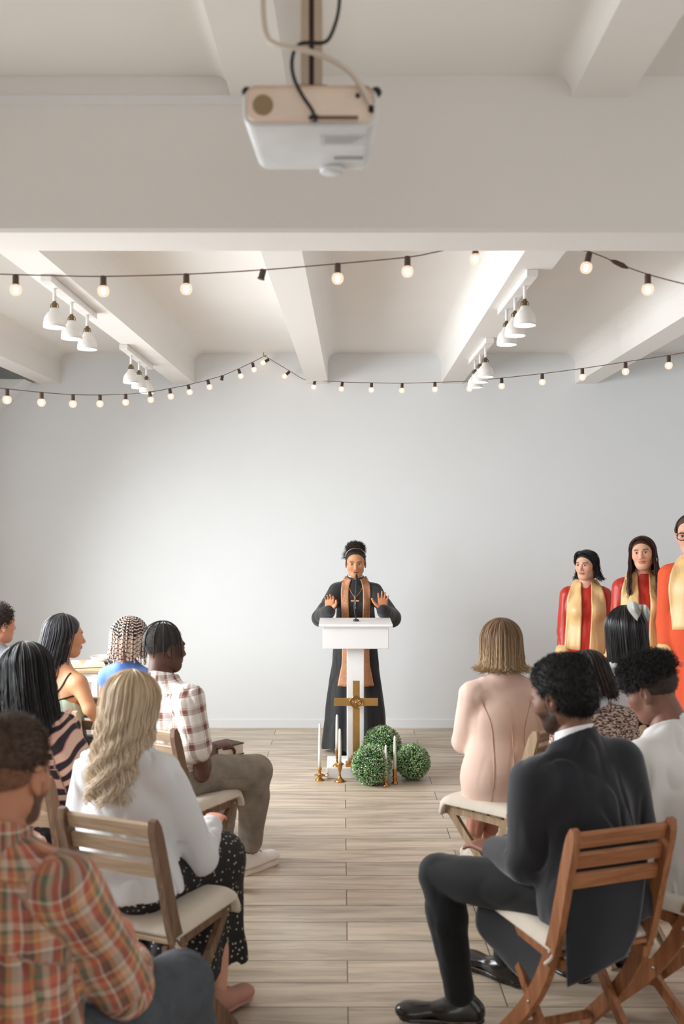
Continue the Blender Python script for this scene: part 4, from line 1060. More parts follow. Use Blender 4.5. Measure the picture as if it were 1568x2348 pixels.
def front_y(prims, x, z, sgn=1, y0=.6, hit=0.0):
    """march along local y from the front (+) or back (-) to the surface at (x,z)"""
    x = np.asarray(x, float); P = np.stack([x, np.full_like(x, sgn*y0), np.asarray(z, float)], 1)
    for _ in range(60):
        d = sdf(prims, P)-hit; P[:, 1] -= sgn*np.clip(d, -.02, .05)*.8
    return sgn*np.clip(sgn*P[:, 1], -.035, 1)
def strip_on(fig, name, prims, cl, wd, m, off=.004, th=.003, nw=5, parent=None, sgn=1, attrs=None, label=None):
    """ribbon of cloth laid on a garment: centre line [(x,z)], half widths"""
    c = np.array(cl, float); n = len(c); T_ = np.gradient(c, axis=0); T_ /= np.linalg.norm(T_, axis=1)[:, None]; Nn = np.stack([-T_[:, 1], T_[:, 0]], 1)
    wd = np.full(n, wd) if np.isscalar(wd) else np.asarray(wd, float); u = np.linspace(-1, 1, nw)
    X = c[:, None, 0]+Nn[:, None, 0]*wd[:, None]*u; Z = c[:, None, 1]+Nn[:, None, 1]*wd[:, None]*u
    Y = front_y(prims, X.ravel(), Z.ravel(), sgn).reshape(X.shape)
    A = np.stack([X, Y+sgn*(off+th), Z], -1).reshape(-1, 3); B = np.stack([X, Y+sgn*(off-.006), Z], -1).reshape(-1, 3); k = n*nw; fs = []
    for i in range(n-1):
        for j in range(nw-1): a = i*nw+j; fs += [[a, a+1, a+nw+1, a+nw], [k+a, k+a+nw, k+a+nw+1, k+a+1]]
    for i in range(n-1): a = i*nw; fs.append([a, a+nw, k+a+nw, k+a]); a += nw-1; fs.append([a, k+a, k+a+nw, a+nw])
    for j in range(nw-1): fs.append([j, k+j, k+j+1, j+1]); a = (n-1)*nw+j; fs.append([a, a+1, k+a+1, k+a])
    al = np.linspace(0, 1, n)*np.linalg.norm(np.diff(c, axis=0), axis=1).sum()
    pc = np.stack([np.repeat(al, nw), (u[None]*wd[:, None]).ravel(), np.tile(u, n)], 1)
    o = mesh_obj(name, np.concatenate([A, B]), fs, m, parent or fig.root, True, {'pc': np.concatenate([pc, pc])})
    if label: o['label'] = label
    return o
# ================================================================ PATTERNED CLOTHS
def pc_nodes(k):
    a = k.n('ShaderNodeAttribute', attribute_name='pc'); s = k.n('ShaderNodeSeparateXYZ'); k.l(a.outputs['Vector'], s.inputs[0]); return a.outputs['Vector'], s.outputs[0], s.outputs[1], s.outputs[2]
def plaid(name, per, A, B, mixf=.5, wash=.0):
    k = N(name); v, u, w, i = pc_nodes(k)
    tc = k.n('ShaderNodeTexCoord'); ns = k.n('ShaderNodeTexNoise', i_Scale=9.0, i_Detail=2.0); k.l(tc.outputs['Object'], ns.inputs['Vector']); wob = k.math('MULTIPLY', k.math('SUBTRACT', ns.outputs[0], .5), .02)
    def st(x, stops):
        f = k.math('FRACT', k.math('ADD', k.math('DIVIDE', k.math('ADD', x, wob), per), 50.0)); r = k.ramp([(p, lin(c)) for p, c in stops], 'CONSTANT'); k.l(f, r.inputs[0]); return r.outputs[0]
    c = k.mix(mixf, st(u, A), st(k.math('ADD', w, i), B)); c = k.mix(wash, c, lin((178, 160, 140))); k.l(c, k.b.inputs['Base Color']); k.b.inputs['Roughness'].default_value = .9; k.b.inputs['Sheen Weight'].default_value = .1; k.b.inputs['Specular IOR Level'].default_value = .2
    n2 = k.n('ShaderNodeTexNoise', i_Scale=14.0, i_Detail=3.0); k.l(tc.outputs['Object'], n2.inputs['Vector']); k.bump(n2.outputs[0], .5, .02)
    return k.m
M_pred = plaid('red_green_plaid', .13, [(0, (206, 180, 160)), (.12, (150, 56, 44)), (.2, (196, 88, 60)), (.34, (62, 84, 66)), (.42, (120, 34, 36)), (.54, (56, 40, 38)), (.62, (210, 200, 184)), (.66, (172, 60, 46)), (.8, (214, 170, 96)), (.84, (204, 120, 84)), (.94, (60, 92, 74))],
               [(0, (214, 192, 168)), (.1, (216, 206, 190)), (.17, (180, 66, 50)), (.3, (216, 160, 90)), (.36, (74, 110, 84)), (.48, (212, 190, 166)), (.58, (204, 84, 60)), (.7, (232, 222, 208)), (.74, (120, 44, 40)), (.84, (60, 50, 44)), (.9, (204, 140, 84))], wash=.22)
M_pbrn = plaid('brown_white_check', .085, [(0, (235, 228, 222)), (.30, (158, 120, 108)), (.34, (226, 214, 206)), (.40, (122, 78, 68)), (.62, (178, 146, 132)), (.66, (120, 74, 62)), (.72, (236, 228, 220))],
               [(0, (238, 232, 226)), (.38, (170, 134, 122)), (.42, (232, 222, 214)), (.5, (128, 84, 74)), (.74, (180, 150, 140)), (.8, (240, 234, 228))])
def zebra():
    k = N('zebra_stripe_fabric'); v, u, w, i = pc_nodes(k); tc = k.n('ShaderNodeTexCoord'); ns = k.n('ShaderNodeTexNoise', i_Scale=5.0, i_Detail=1.5); k.l(tc.outputs['Object'], ns.inputs['Vector'])
    t = k.math('ADD', k.math('MULTIPLY', u, 19.0), k.math('ADD', k.math('MULTIPLY', w, 8.0), k.math('MULTIPLY', ns.outputs[0], 3.2))); f = k.math('FRACT', k.math('ADD', t, 40.0))
    r = k.ramp([(0, lin((26, 24, 30))), (.48, lin((214, 120, 140))), (.54, lin((216, 184, 160))), (.9, lin((222, 190, 170))), (.95, lin((214, 110, 134)))], 'CONSTANT'); k.l(f, r.inputs[0]); k.l(r.outputs[0], k.b.inputs['Base Color']); k.b.inputs['Roughness'].default_value = .6; return k.m
def blotch(name, base, c2, c3, sc, rough=.8, th=(.18, .3)):
    k = N(name); tc = k.n('ShaderNodeTexCoord'); vo = k.n('ShaderNodeTexVoronoi', i_Scale=sc, i_Randomness=.7); k.l(tc.outputs['Object'], vo.inputs['Vector'])
    ns = k.n('ShaderNodeTexNoise', i_Scale=sc*2.5, i_Detail=2.0); k.l(tc.outputs['Object'], ns.inputs['Vector']); d = k.math('ADD', vo.outputs['Distance'], k.math('MULTIPLY', k.math('SUBTRACT', ns.outputs[0], .5), .35))
    r = k.ramp([(0, lin(base)), (.10, lin(c2)), (th[0], lin(c3)), (th[1], lin(base))], 'CONSTANT'); k.l(d, r.inputs[0]); k.l(r.outputs[0], k.b.inputs['Base Color']); k.b.inputs['Roughness'].default_value = rough; return k.m
def tweed():
    k = N('tweed_knit'); tc = k.n('ShaderNodeTexCoord'); mp = k.n('ShaderNodeMapping'); mp.inputs['Scale'].default_value = (1, 1, 2.2); k.l(tc.outputs['Object'], mp.inputs[0]); ns = k.n('ShaderNodeTexNoise', i_Scale=75.0, i_Detail=2.0); k.l(mp.outputs[0], ns.inputs['Vector'])
    r = k.ramp([(.4, lin((58, 44, 44))), (.5, lin((150, 118, 108))), (.58, lin((206, 182, 168)))]); k.l(ns.outputs[0], r.inputs[0]); k.l(r.outputs[0], k.b.inputs['Base Color']); k.b.inputs['Roughness'].default_value = .95; k.bump(ns.outputs[0], .8, .01); return k.m
def satin(name, col):
    k = N(name); k.b.inputs['Base Color'].default_value = lin(col); k.b.inputs['Roughness'].default_value = .42; k.b.inputs['Sheen Weight'].default_value = .05; k.b.inputs['Specular IOR Level'].default_value = .5
    tc = k.n('ShaderNodeTexCoord'); mp = k.n('ShaderNodeMapping'); mp.inputs['Scale'].default_value = (12, 12, 2.2); k.l(tc.outputs['Object'], mp.inputs[0]); ns = k.n('ShaderNodeTexNoise', i_Scale=1.2, i_Detail=1.5); k.l(mp.outputs[0], ns.inputs['Vector']); k.bump(ns.outputs[0], .7, .03); return k.m
def paisley():
    k = N('copper_brocade'); v, u, w, i = pc_nodes(k); vo = k.n('ShaderNodeTexVoronoi', i_Scale=46.0); k.l(v, vo.inputs['Vector'])
    ns = k.n('ShaderNodeTexNoise', i_Scale=70.0, i_Detail=2.0); k.l(v, ns.inputs['Vector']); r = k.ramp([(.0, lin((96, 46, 34))), (.34, lin((120, 60, 42))), (.46, lin((196, 124, 88))), (.62, lin((246, 196, 142))), (.80, lin((206, 134, 96))), (.95, lin((96, 46, 34)))]); k.l(k.math('FRACT', k.math('ADD', k.math('MULTIPLY', vo.outputs['Distance'], 2.6), k.math('MULTIPLY', ns.outputs[0], 1.2))), r.inputs[0])
    a = k.math('ABSOLUTE', i); bd = k.math('GREATER_THAN', a, .82); c = k.mix(bd, r.outputs[0], lin((214, 156, 106))); k.l(c, k.b.inputs['Base Color']); k.b.inputs['Roughness'].default_value = .6; return k.m
FW = folds
BLACKH = hair_mat('black_hair', [(0, (10, 9, 10)), (.7, (26, 23, 24)), (1, (48, 44, 46))], .35)
DARKH = hair_mat('dark_brown_hair', [(0, (20, 13, 11)), (.6, (44, 30, 25)), (1, (74, 52, 42))], .4)
CURLH = hair_mat('dark_curly_hair', [(0, (9, 7, 7)), (.7, (22, 17, 16)), (1, (44, 35, 32))], .7)

# ================================================================ THE PREACHER
M_robe = cloth('black_cassock', (42, 42, 44), .75, .06, .25, .1, 120)
pz = Fig('person at the lectern in a black cassock and copper stole, palms raised', (.107, 7.93), 180, .952, True, fem=True, hsc=1.06, width=1.06, lean=4, head=(0, 2, 0), skin=(196, 142, 104), group=None,
         brow=(60, 38, 28), lips=(176, 100, 88), mouth=.0022, hh=.0026, hand_h=.0022, gaze=(.4, 0), iris=(44, 26, 18),
         L=[('w', W(899, 1417, 7.72)), ('w', W(877, 1398, 7.50))], R=[('w', W(735, 1417, 7.72)), ('w', W(756, 1399, 7.50))],
         hands={'R': dict(dir=(.0, -.25, 1), up=(.25, 1, .2), world=True, curl=.45, spread=.6, thumb=-.2), 'L': dict(dir=(.02, -.1, 1), up=(-.15, 1, .05), world=True, curl=.12, spread=1.1, thumb=.9)})
rp = pz.top(.015, 1, 1, None, aw=.008)
for e in (-1, 1):
    a, b = pz.arms[e]; sh_, el_, wr_ = a['a'], pz.arm[e][0], pz.arm[e][1]
    rp.append(rc(sh_+[0, 0, .0], el_, .056, .060, k=.03)); rp.append(rc(el_, el_+(wr_-el_)*.80, .058, .048, k=.03))
rp += [rc(pz.T((-.162, -.012, .398)), pz.T((.162, -.012, .398)), .050, .050, k=.02), rc(pz.T((0, -.005, .14)), np.array([0, 0, .05]), .150, .258, k=.05, sc=(1, .74, 1)), rc(pz.T((0, -.02, .53)), pz.T((0, -.01, .50)), .066, .075, k=.03), cut((0, 0, .03), (0, 0, -1)), cut(pz.H((0, 0, -.118)), pz.Rh @ np.array([0, .22, 1]))]
def robe_fold(X):
    a = np.arctan2(X[:, 0], X[:, 1]+.02); w = np.clip((1.0-X[:, 2])/.8, 0, 1)
    return .010*w*np.sin(a*13+2*np.sin(a*3))+FW(.0028, 17, 2, 4)(X)
pz.add('cassock', rp, .006, M_robe, robe_fold)
col_c = pz.H((0, -.030, -.112)); th = np.linspace(0, 2*math.pi, 40)
ringp = lambda r1, r2, dz, ty=0: np.stack([col_c[0]+r1*np.cos(th), col_c[1]+.004+r2*np.sin(th), col_c[2]+dz-.012*np.sin(th)], 1)
MB().tube(ringp(.055, .060, -.012), .0115, 8).build('collar', M_robe, pz.root, True)
M_white = cloth('white_cotton', (238, 236, 234), .8)
MB().tube(ringp(.0535, .0575, .002), .0042, 6).build('white_collar', M_white, pz.root, True)
MB().box((-.011, -.004, -.018), (.011, .004, .016), c=(0, col_c[1]+.070, col_c[2]-.022), R=Rx(.35), bev=.002).build('collar_tab', M_white, pz.root)
M_stole = paisley()
for s_ in (-1, 1):
    cl = [(s_*.060, 1.375), (s_*.078, 1.33), (s_*.086, 1.25), (s_*.082, 1.10), (s_*.076, .95), (s_*.080, .80), (s_*.082, .72), (s_*.086, .64), (s_*.092, .535)]
    strip_on(pz, 'stole', rp, catmull(cl, 6), np.interp(np.linspace(0, 1, 49), [0, .1, .7, .8, 1], [.026, .030, .026, .028, .050]), M_stole, .007, .003, 7)
fy = lambda x, z: float(front_y(rp, [x], [z])[0])
for z in (1.345, 1.295, 1.24, 1.17):
    MB().ball((-.002, fy(0, z)+.004, z), (.0055, .004, .0055), 10).build('button', M_blk, pz.root, True)
M_pend = mat('rose_gold', (226, 170, 124), .3, .6)
cc = MB(); yy = fy(0, 1.22)+.014
cc.tube(catmull([(-.052, fy(-.052, 1.30)+.005, 1.30), (-.03, fy(-.03, 1.262)+.008, 1.262), (.006, yy, 1.232), (.032, fy(.03, 1.262)+.008, 1.262), (.052, fy(.052, 1.30)+.005, 1.30)], 6), .0016, 5); cc.build('chain', M_pend, pz.root, True)
MB().box((-.0065, -.004, -.088), (.0065, .004, .006), c=(.006, yy+.002, 1.228), bev=.002).box((-.032, -.004, -.034), (.032, .004, -.021), c=(.006, yy+.002, 1.228), bev=.002).build('pendant_cross', M_pend, pz.root)
for e, nm in ((-1, 'L'), (1, 'R')):
    el_, wr_ = pz.arm[e]; d_ = (wr_-el_)/np.linalg.norm(wr_-el_)
    pz.add('cuff', [rc(wr_-d_*.045, wr_-d_*.008, .038, .036), rc(wr_-d_*.04, wr_+d_*.05, .0315, .0315, op='sub'), cut(wr_-d_*.006, d_)], .003, M_white)
cap = [el((0, -.016, .040), (.0815, .103, .0865)), cut((0, .052, .062), (0, .80, -.60)), cut((0, 0, -.075), (0, -.3, -1))]
PH = hair_mat('preacher_hair', [(0, (24, 17, 15)), (.6, (48, 34, 30)), (1, (84, 62, 54))], .6)
pz.tufts(cap, .003, PH, 500, .008, .0009, .003, 1)
pz.tufts([el((0, -.035, .125), (.048, .055, .026), k=.02), el((0, -.03, .105), (.060, .07, .03), k=.02)], .004, PH, 1500, .030, .0016, .010, 2, 'hair_puff')
pz.tufts([el((.074, -.03, .055), (.012, .03, .03))], .004, PH, 130, .030, .0014, .008, 3, 'hair_wisps')
hb_ = np.array([pz.H((.0825*math.sin(t), -.0+.045*math.cos(t)*.6+.018, .055+.072*math.cos(t))) for t in np.linspace(-1.62, 1.62, 30)])
MB().tube(hb_, .0022, 6).build('hair_band', mat('pale_band', (206, 190, 172), .5), pz.root, True)
for e in (-1, 1): MB().box((-.04, -.1, 0), (.04, .13, .05), c=(e*.09, 0, 0), bev=.012).build('shoe', M_blk, pz.root)

# ================================================================ THE CHOIR
M_red = satin('red_satin', (188, 44, 26)); M_cor = cloth('coral_crepe', (226, 94, 62), .75, spec=.1, sheen=0); M_gold = satin('gold_satin', (232, 192, 134)); M_cream = satin('cream_satin', (232, 214, 178))
GC = 'singers standing at the right by the end wall'
def choir(label, loc, yaw, sc, head, hairfn, mrobe, mst, hair_m, ends, **kw):
    f = Fig(label, loc, yaw, sc, True, fem=kw.pop('fem', True), head=head, group=GC, width=kw.pop('wd', .93), hh=.0028, hand_h=.0028, skin=(222, 172, 146), **kw)
    P = f.top(.012, 1, .78, None, aw=.012)
    P += [rc(f.T((0, 0, .12)), np.array([0, 0, .06]), .135*sc, .225*sc, k=.05, sc=(1, .72, 1)), cut((0, 0, .04), (0, 0, -1)), cut(f.T((0, 0, .505)), f.Rt @ np.array([0, .25, 1.]))]
    def fd(X):
        a = np.arctan2(X[:, 0], X[:, 1]); w = np.clip((1.0*sc-X[:, 2])/.6, 0, 1); return .008*w*np.sin(a*11+1.5*np.sin(a*4))+FW(.0035, 16, 2, 9)(X)
    f.add('robe', P, .0065, mrobe, fd)
    for e in (-1, 1):
        el_, wr_ = f.arm[e]; d_ = (wr_-el_)/np.linalg.norm(wr_-el_)
        f.add('gold_cuff', [rc(wr_-d_*.085, wr_-d_*.02, .062, .066), rc(wr_-d_*.03, wr_+d_*.05, .056, .056, op='sub'), cut(wr_-d_*.012, d_)], .004, M_gold, lambda X: .002*snoise(X, 40, 2))
    for s_, (zb, xb) in zip((1, -1), ends):
        z0 = f.T((0, 0, .50))[2]; zb *= 1
        cl = catmull([(s_*.058*sc, z0+.015), (s_*.078*sc, z0-.05), (s_*.09*sc, z0-.14), (s_*.092*sc, (z0+zb)/2), (s_*xb, zb)], 8)
        o = strip_on(f, 'stole', P, cl, np.interp(np.linspace(0, 1, 33), [0, .15, .45, 1], [.020, .036, .054, .060])*sc, mst, .008, .004, 11)
    hairfn(f, hair_m)
    for e in (-1, 1): MB().box((-.04, -.1, 0), (.04, .13, .05), c=(e*.09, 0, 0), bev=.012).build('shoe', M_blk, f.root)
    return f, P
def crown(f, m): f.tufts([el((0, -.016, .040), (.083, .103, .089)), cut((0, .078, .056), (0, .85, -.52)), cut((0, .03, -.02), (0, .9, -.43)), cut((0, 0, -.09), (0, 0, -1))], .004, m, 0, 0, 0, 0, 1, 'hair_crown')
def capface(f, m, part=.0, sx=.082, nm='hair_crown', pl=((0, .070, .058), (0, .80, -.60))):
    f.tufts([el((0, -.016, .038), (sx, .104, .0875)), cut(*pl), cut((0, 0, -.09), (0, 0, -1))], .0035, m, 0, 0, 0, 0, 1, nm)
def curtain(f, m, n=150, dn=.10, px=.0, seed=4):
    for sd in (-1, 1):
        fn = lambda a, t: np.stack(np.broadcast_arrays(px+sd*(.086+.004*a-px*sd)*np.sin(t*1.5)**.9, .079-.012*(a+1)*.5-.055*t**1.6, .113-.012*a*0+.004*(1-(a+1)*.5)-.018*t-dn*t**2.3), -1)
        f.strand_hair(fn, n, 14, .0028, m, seed, -1, 1, 'parted_hair', base=False, jit=.003)
def h13(f, m):
    capface(f, m); curtain(f, m, px=.015)
    f.strand_hair(long_hair(.165, (.088, .108, .092), flare=.30, curl_end=.02, wave=.008), 620, 20, .0034, m, 3, -1.95, 1.75)
choir('person in a red choir robe with dark shoulder-length hair, looking aside', (1.80, 7.40), 192, .955, (26, 2, 0), h13, M_red, M_gold, BLACKH, ((.885, .10), (.855, .075)), iris=(30, 22, 18), lips=(190, 112, 100))
def h14(f, m):
    capface(f, m); curtain(f, m)
    f.strand_hair(long_hair(.42, (.089, .108, .094), wx=1.22, by=.0, wave=.008, flare=.08, fwd=.085), 760, 24, .0034, m, 3, -1.9, 1.9)
    b = MB(); c = f.H((-.097, .035, -.062)); b.tube(np.array([c+f.Rh @ np.array([0, .014*math.cos(t), .017*math.sin(t)]) for t in np.linspace(0, 6.283, 20)]), .0035, 6); b.build('hoop_earring', mat('pearl_white', (232, 226, 220), .3), f.root, True)
choir('person in a red choir robe with very long brown hair and a white hoop earring', (2.075, 6.93), 190, 1.02, (14, -2, 5), h14, M_red, M_gold, hair_mat('long_brown_hair', [(0, (34, 18, 14)), (.6, (66, 38, 28)), (1, (96, 60, 44))], .38), ((.93, .09), (.90, .085)), iris=(60, 44, 34), lips=(196, 116, 104))
def h15(f, m):
    capface(f, m, pl=((0, .05, .062), (0, .80, -.60)))
    f.strand_hair(long_hair(.02, (.088, .112, .100)), 300, 12, .0034, m, 3, -2.0, 2.0)
    b = MB()
    for s in (-1, 1):
        b.tube(np.array([f.H((s*.032+.0265*math.cos(t), .108-.10*abs(s*.032+.0265*math.cos(t))**1.5*3, .000+.0215*math.sin(t))) for t in np.linspace(0, 6.283, 24)]), .0028, 6)
        b.tube([f.H((s*.058, .096, .006)), f.H((s*.076, .05, .006)), f.H((s*.082, -.005, .0))], .0022, 6)
    b.tube([f.H((-.008, .107, .006)), f.H((.008, .107, .006))], .0022, 6); b.build('glasses', M_blk, f.root, True)
choir('person in glasses and a coral robe at the right edge', (2.33, 6.62), 200, 1.10, (12, 4, 0), h15, M_cor, M_gold, hair_mat('mid_brown_hair', [(0, (50, 32, 24)), (1, (104, 74, 58))], .45), ((1.115, .075), (1.05, .08)), fem=False, wd=.80, side=2, brow=(90, 66, 52), lips=(190, 110, 100))

# ================================================================ LEFT SEATS
M_jeans = mat('grey_brown_denim', (138, 128, 116), .9, nscale=14, var=.2, bump=.3, bscale=60); M_snk = mat('white_leather', (236, 228, 220), .5, bump=.05)
M_blkt = cloth('black_trousers', (26, 26, 28), .8); M_blush = cloth('blush_cloth', (226, 190, 172), .8, .03)
# --- man in the brown checked shirt
p3 = Fig('person in a brown checked short-sleeved shirt and faded jeans, holding a book', (-.815, 4.93), 38, .985, lean=-5, side=-3, head=(12, 8, 0), skin=(92, 62, 50), brow=(24, 16, 14), lips=(110, 66, 60), hh=.0035, hand_h=.0028,
         R=[('w', W(462, 1775, 4.80)), ('w', W(490, 1716, 5.02))], L=[('w', W(430, 1760, 5.2)), ('w', W(497, 1722, 5.22))],
         legR=[('w', (-.435, 5.08, .555)), ('w', (-.485, 5.23, .10))], legL=[('w', (-.62, 5.32, .545)), ('w', (-.648, 5.45, .095))],
         hands={'R': dict(dir=(.55, .5, .05), up=(.2, 0, 1), world=True, curl=.9), 'L': dict(dir=(.7, -.3, .0), up=(0, 0, 1), world=True, curl=.7)})
p3.add('checked_shirt', p3.top(.014, .64, 0, hem=-.05, aw=.018, extra=[rc(p3.T((0, 0, .18)), p3.T((0, .01, -.04)), .155, .172, k=.04, sc=(1, .78, 1), tag='t'), infl([dict(p3.neck, tag='t')], .014)[0], cut(p3.T((0, -.03, .525)), p3.Rt @ np.array([0, .35, 1]))]), .006, M_pbrn, FW(.0045, 24, 2, 5), True)
p3.trousers(.016, M_jeans, .86, .0065, w=.008, disp=folds(.0022, 22, 1, 8), name='jeans')
for e in (-1, 1):
    k_, an = p3.leg[e]; d_ = (an-k_)/np.linalg.norm(an-k_); p3.add('jeans_cuff', [rc(k_+(an-k_)*.76, k_+(an-k_)*.9, .061, .059)], .005, mat('dark_denim_cuff', (84, 86, 86), .9), FW(.002, 30), label='dark turned-up cuff')
M_rub = mat('white_rubber', (232, 220, 208), .6)
for e in (-1, 1): p3.shoe(e, M_snk, M_rub, d=(.02, 1, 0) if e > 0 else (-.2, 1, 0), L=.165, up=1.28, laces=mat('tan_laces', (168, 140, 110), .8), sole_h=.028, h=.0045)
p3.tufts([el((0, -.018, .040), (.0805, .101, .0855)), cut((0, .066, .05), (0, .8, -.6)), cut((0, 0, -.085), (0, -.1, -1))], .003, hair_mat('cropped_black_hair', [(0, (40, 36, 36)), (1, (78, 72, 70))], .8), 900, .006, .0008, .003, 1)
lk = [];
for a in (-2.0, -1.6, -1.2, -.6, .15, .7, 1.15, 1.5, 1.9, 2.1, -2.3):
    pts = [p3.H((.088*math.sin(a)*math.sin(t_), -.012-.108*math.cos(a)*math.sin(t_), .045+.092*math.cos(t_))) for t_ in np.linspace(.15, 1.55, 6)]+[p3.H((.096*math.sin(a), -.012-.112*math.cos(a), .02-.03*i)) for i in range(1, 3 if abs(a) < 1 else 4)]
    lk.append(catmull(pts, 3)[:22])
mn = min(len(x) for x in lk); Vk, Qk, rk, ak = strands(np.array([x[:mn] for x in lk]), .0034, 5); mesh_obj('locks', Vk, Qk, CURLH, p3.root, True, {'rnd': rk})
bk2 = empty('book', (-.605, 5.09, .640), -.7, 'cream-edged book held on the knee of the man in ripped jeans', 'book')
MB().box((-.06, -.085, .002), (.06, .085, .050)).build('pages', M_paper, bk2); MB().box((-.064, -.089, .050), (.064, .089, .055)).box((-.064, -.089, -.003), (.064, .089, .002)).box((-.067, -.089, -.003), (-.064, .089, .055)).build('cover', mat('dark_book_cover', (70, 52, 42), .6), bk2)
# --- blonde woman
p2 = Fig('person with long wavy blonde hair in a white cardigan and black floral skirt', (-.745, 3.50), 16, .965, lean=2, side=0, head=(10, 4, 0), fem=True, width=1.03, skin=(214, 160, 134), hh=.005,
         R=[('w', W(457, 1962, 3.62)), ('w', (-.50, 3.84, .66))], legR=[('w', (-.47, 3.86, .53)), ('w', (-.455, 3.70, .11))], legL=[('w', (-.62, 3.92, .53)), ('w', (-.60, 3.80, .11))])
M_card = cloth('white_knit', (226, 226, 228), .9, .02, .3, .2, 240)
p2.add('cardigan', p2.top(.014, 1, .92, hem=-.018, aw=.014, extra=[rc(p2.T((0, 0, .20)), p2.T((.0, -.03, -.10)), .150, .225, k=.05, sc=(1, .80, 1), tag='t'), rc(p2.sh[1], p2.arm[1][0], .054, .060, k=.02), cut(p2.T((0, -.02, .515)), p2.Rt @ np.array([0, .25, 1]))]), .0065, M_card, FW(.006, 20, 2, 5))
M_flor = blotch('black_floral_viscose', (24, 22, 24), (196, 186, 170), (24, 22, 24), 52, th=(.22, .23))
sk = infl([p2.torso[0], p2.torso[-1], p2.torso[-2]], .010)
for e in (-1, 1):
    k_, an = p2.leg[e]; sk += [rc(p2.hip[e]+np.array([0, .05, -.01]), k_, .098, .088, k=.05), rc(k_, k_+np.array([.02, -.04, -.38]), .088, .100, k=.06)]
km = (p2.leg[1][0]+p2.leg[-1][0])/2; sk += [rc(km+[0, -.08, -.02], km+[0, -.24, -.36], .11, .135, k=.06, sc=(1.25, 1, 1)), cut((0, 0, .165), (0, .0, -1)), cut(p2.T((0, 0, .14)), np.array([0, 0, 1.]))]
def skf(X): a = X[:, 0]*1.0; w = np.clip((.55-X[:, 2])/.3, 0, 1); return .007*w*np.sin(a*60+2*np.sin(a*21))+.005*snoise(X, 18, 6)
p2.add('floral_skirt', sk, .0065, M_flor, skf)
for e in (-1, 1): p2.shoe(e, mat('nude_suede', (188, 136, 120), .8), L=.17, d=(.45, 1, 0), h=.005)
BLOND = hair_mat('blonde_hair', [(0, (120, 92, 62)), (.3, (178, 148, 110)), (.6, (218, 194, 160)), (1, (246, 232, 210))], .36, [(0, (176, 148, 114)), (.25, (208, 184, 150)), (1, (244, 228, 206))])
p2.strand_hair(long_hair(.39, (.100, .118, .102), wx=.78, by=-.035, wave=.022, wf=9, bx=-.01), 1700, 30, .0028, BLOND, 5, -2.15, 2.15, jit=.007)
crown(p2, BLOND)
# --- woman with long black hair in striped blouse
p6 = Fig('person with long black hair in a zebra-striped black, pink and cream blouse', (-1.215, 4.03), 12, 1.0, lean=3, side=-7, head=(-6, 6, -2), fem=True, width=1.05, skin=(200, 150, 126), hh=.006, show=())
p6.add('striped_blouse', p6.top(.016, 1, .8, hem=-.06, aw=.016, extra=[rc(p6.T((0, 0, .2)), p6.T((0, 0, -.05)), .155, .19, k=.05, sc=(1, .8, 1), tag='t')]), .007, zebra(), FW(.005, 20, 2, 5), True)
p6.strand_hair(long_hair(.30, (.105, .120, .108), wx=1.18, by=-.035, bx=.02, wave=.004), 1100, 22, .0032, BLACKH, 6, -2.2, 2.2)
crown(p6, BLACKH)
p6.trousers(.014, M_blkt)
for e in (-1, 1): p6.shoe(e, M_blk, h=.006)
# --- woman in mint camisole
p4 = Fig('person with bare shoulders and long dark hair in a mint floral camisole', (-1.495, 5.32), 30, 1.0, lean=2, head=(28, 0, 0), fem=True, width=1.0, skin=(206, 150, 112), hh=.004, R=[('w', W(205, 1625, 5.22)), ('w', (-1.25, 5.45, .66))])
M_mint = blotch('mint_floral_satin', (190, 206, 190), (130, 96, 92), (206, 170, 164), 16, .5, (.2, .32))
p4.add('camisole', infl(p4.torso, .008)+[cut(p4.T((0, -.08, .318)), p4.Rt @ np.array([.0, .45, 1.])), cut(p4.T((0, 0, -.05)), p4.Rt @ np.array([0, 0, -1.]))], .005, M_mint, FW(.003, 26, 2, 5))
ct = p4.top(.009, 0, 0)
strip_on(p4, 'strap', [dict(p) for p in p4.torso], catmull([(.105, p4.T((0, 0, .455))[2]), (.07, p4.T((0, 0, .38))[2]), (.03, p4.T((0, 0, .314))[2])], 6), .0035, M_blk, .003, .002, 3, sgn=-1)
strip_on(p4, 'strap', [dict(p) for p in p4.torso], catmull([(-.105, p4.T((0, 0, .455))[2]), (-.07, p4.T((0, 0, .38))[2]), (-.02, p4.T((0, 0, .314))[2])], 6), .0035, M_blk, .003, .002, 3, sgn=-1)
strip_on(p4, 'trim', [dict(p) for p in p4.torso], catmull([(-.14, p4.T((0, 0, .336))[2]), (-.06, p4.T((0, 0, .318))[2]), (.0, p4.T((0, 0, .308))[2]), (.07, p4.T((0, 0, .318))[2]), (.14, p4.T((0, 0, .341))[2])], 6), .004, M_blk, .010, .002, 3, sgn=-1)
p4.trousers(.014, M_blkt)
HAIR4 = hair_mat('glossy_dark_hair', [(0, (18, 16, 18)), (.6, (44, 42, 46)), (1, (92, 88, 92))], .32)
p4.strand_hair(long_hair(.43, (.092, .112, .102), wx=.85, by=-.055, bx=-.045, wave=.008), 900, 24, .0030, HAIR4, 6, -2.0, 1.85)
crown(p4, HAIR4)
for e in (-1, 1): p4.shoe(e, M_blk, h=.006)
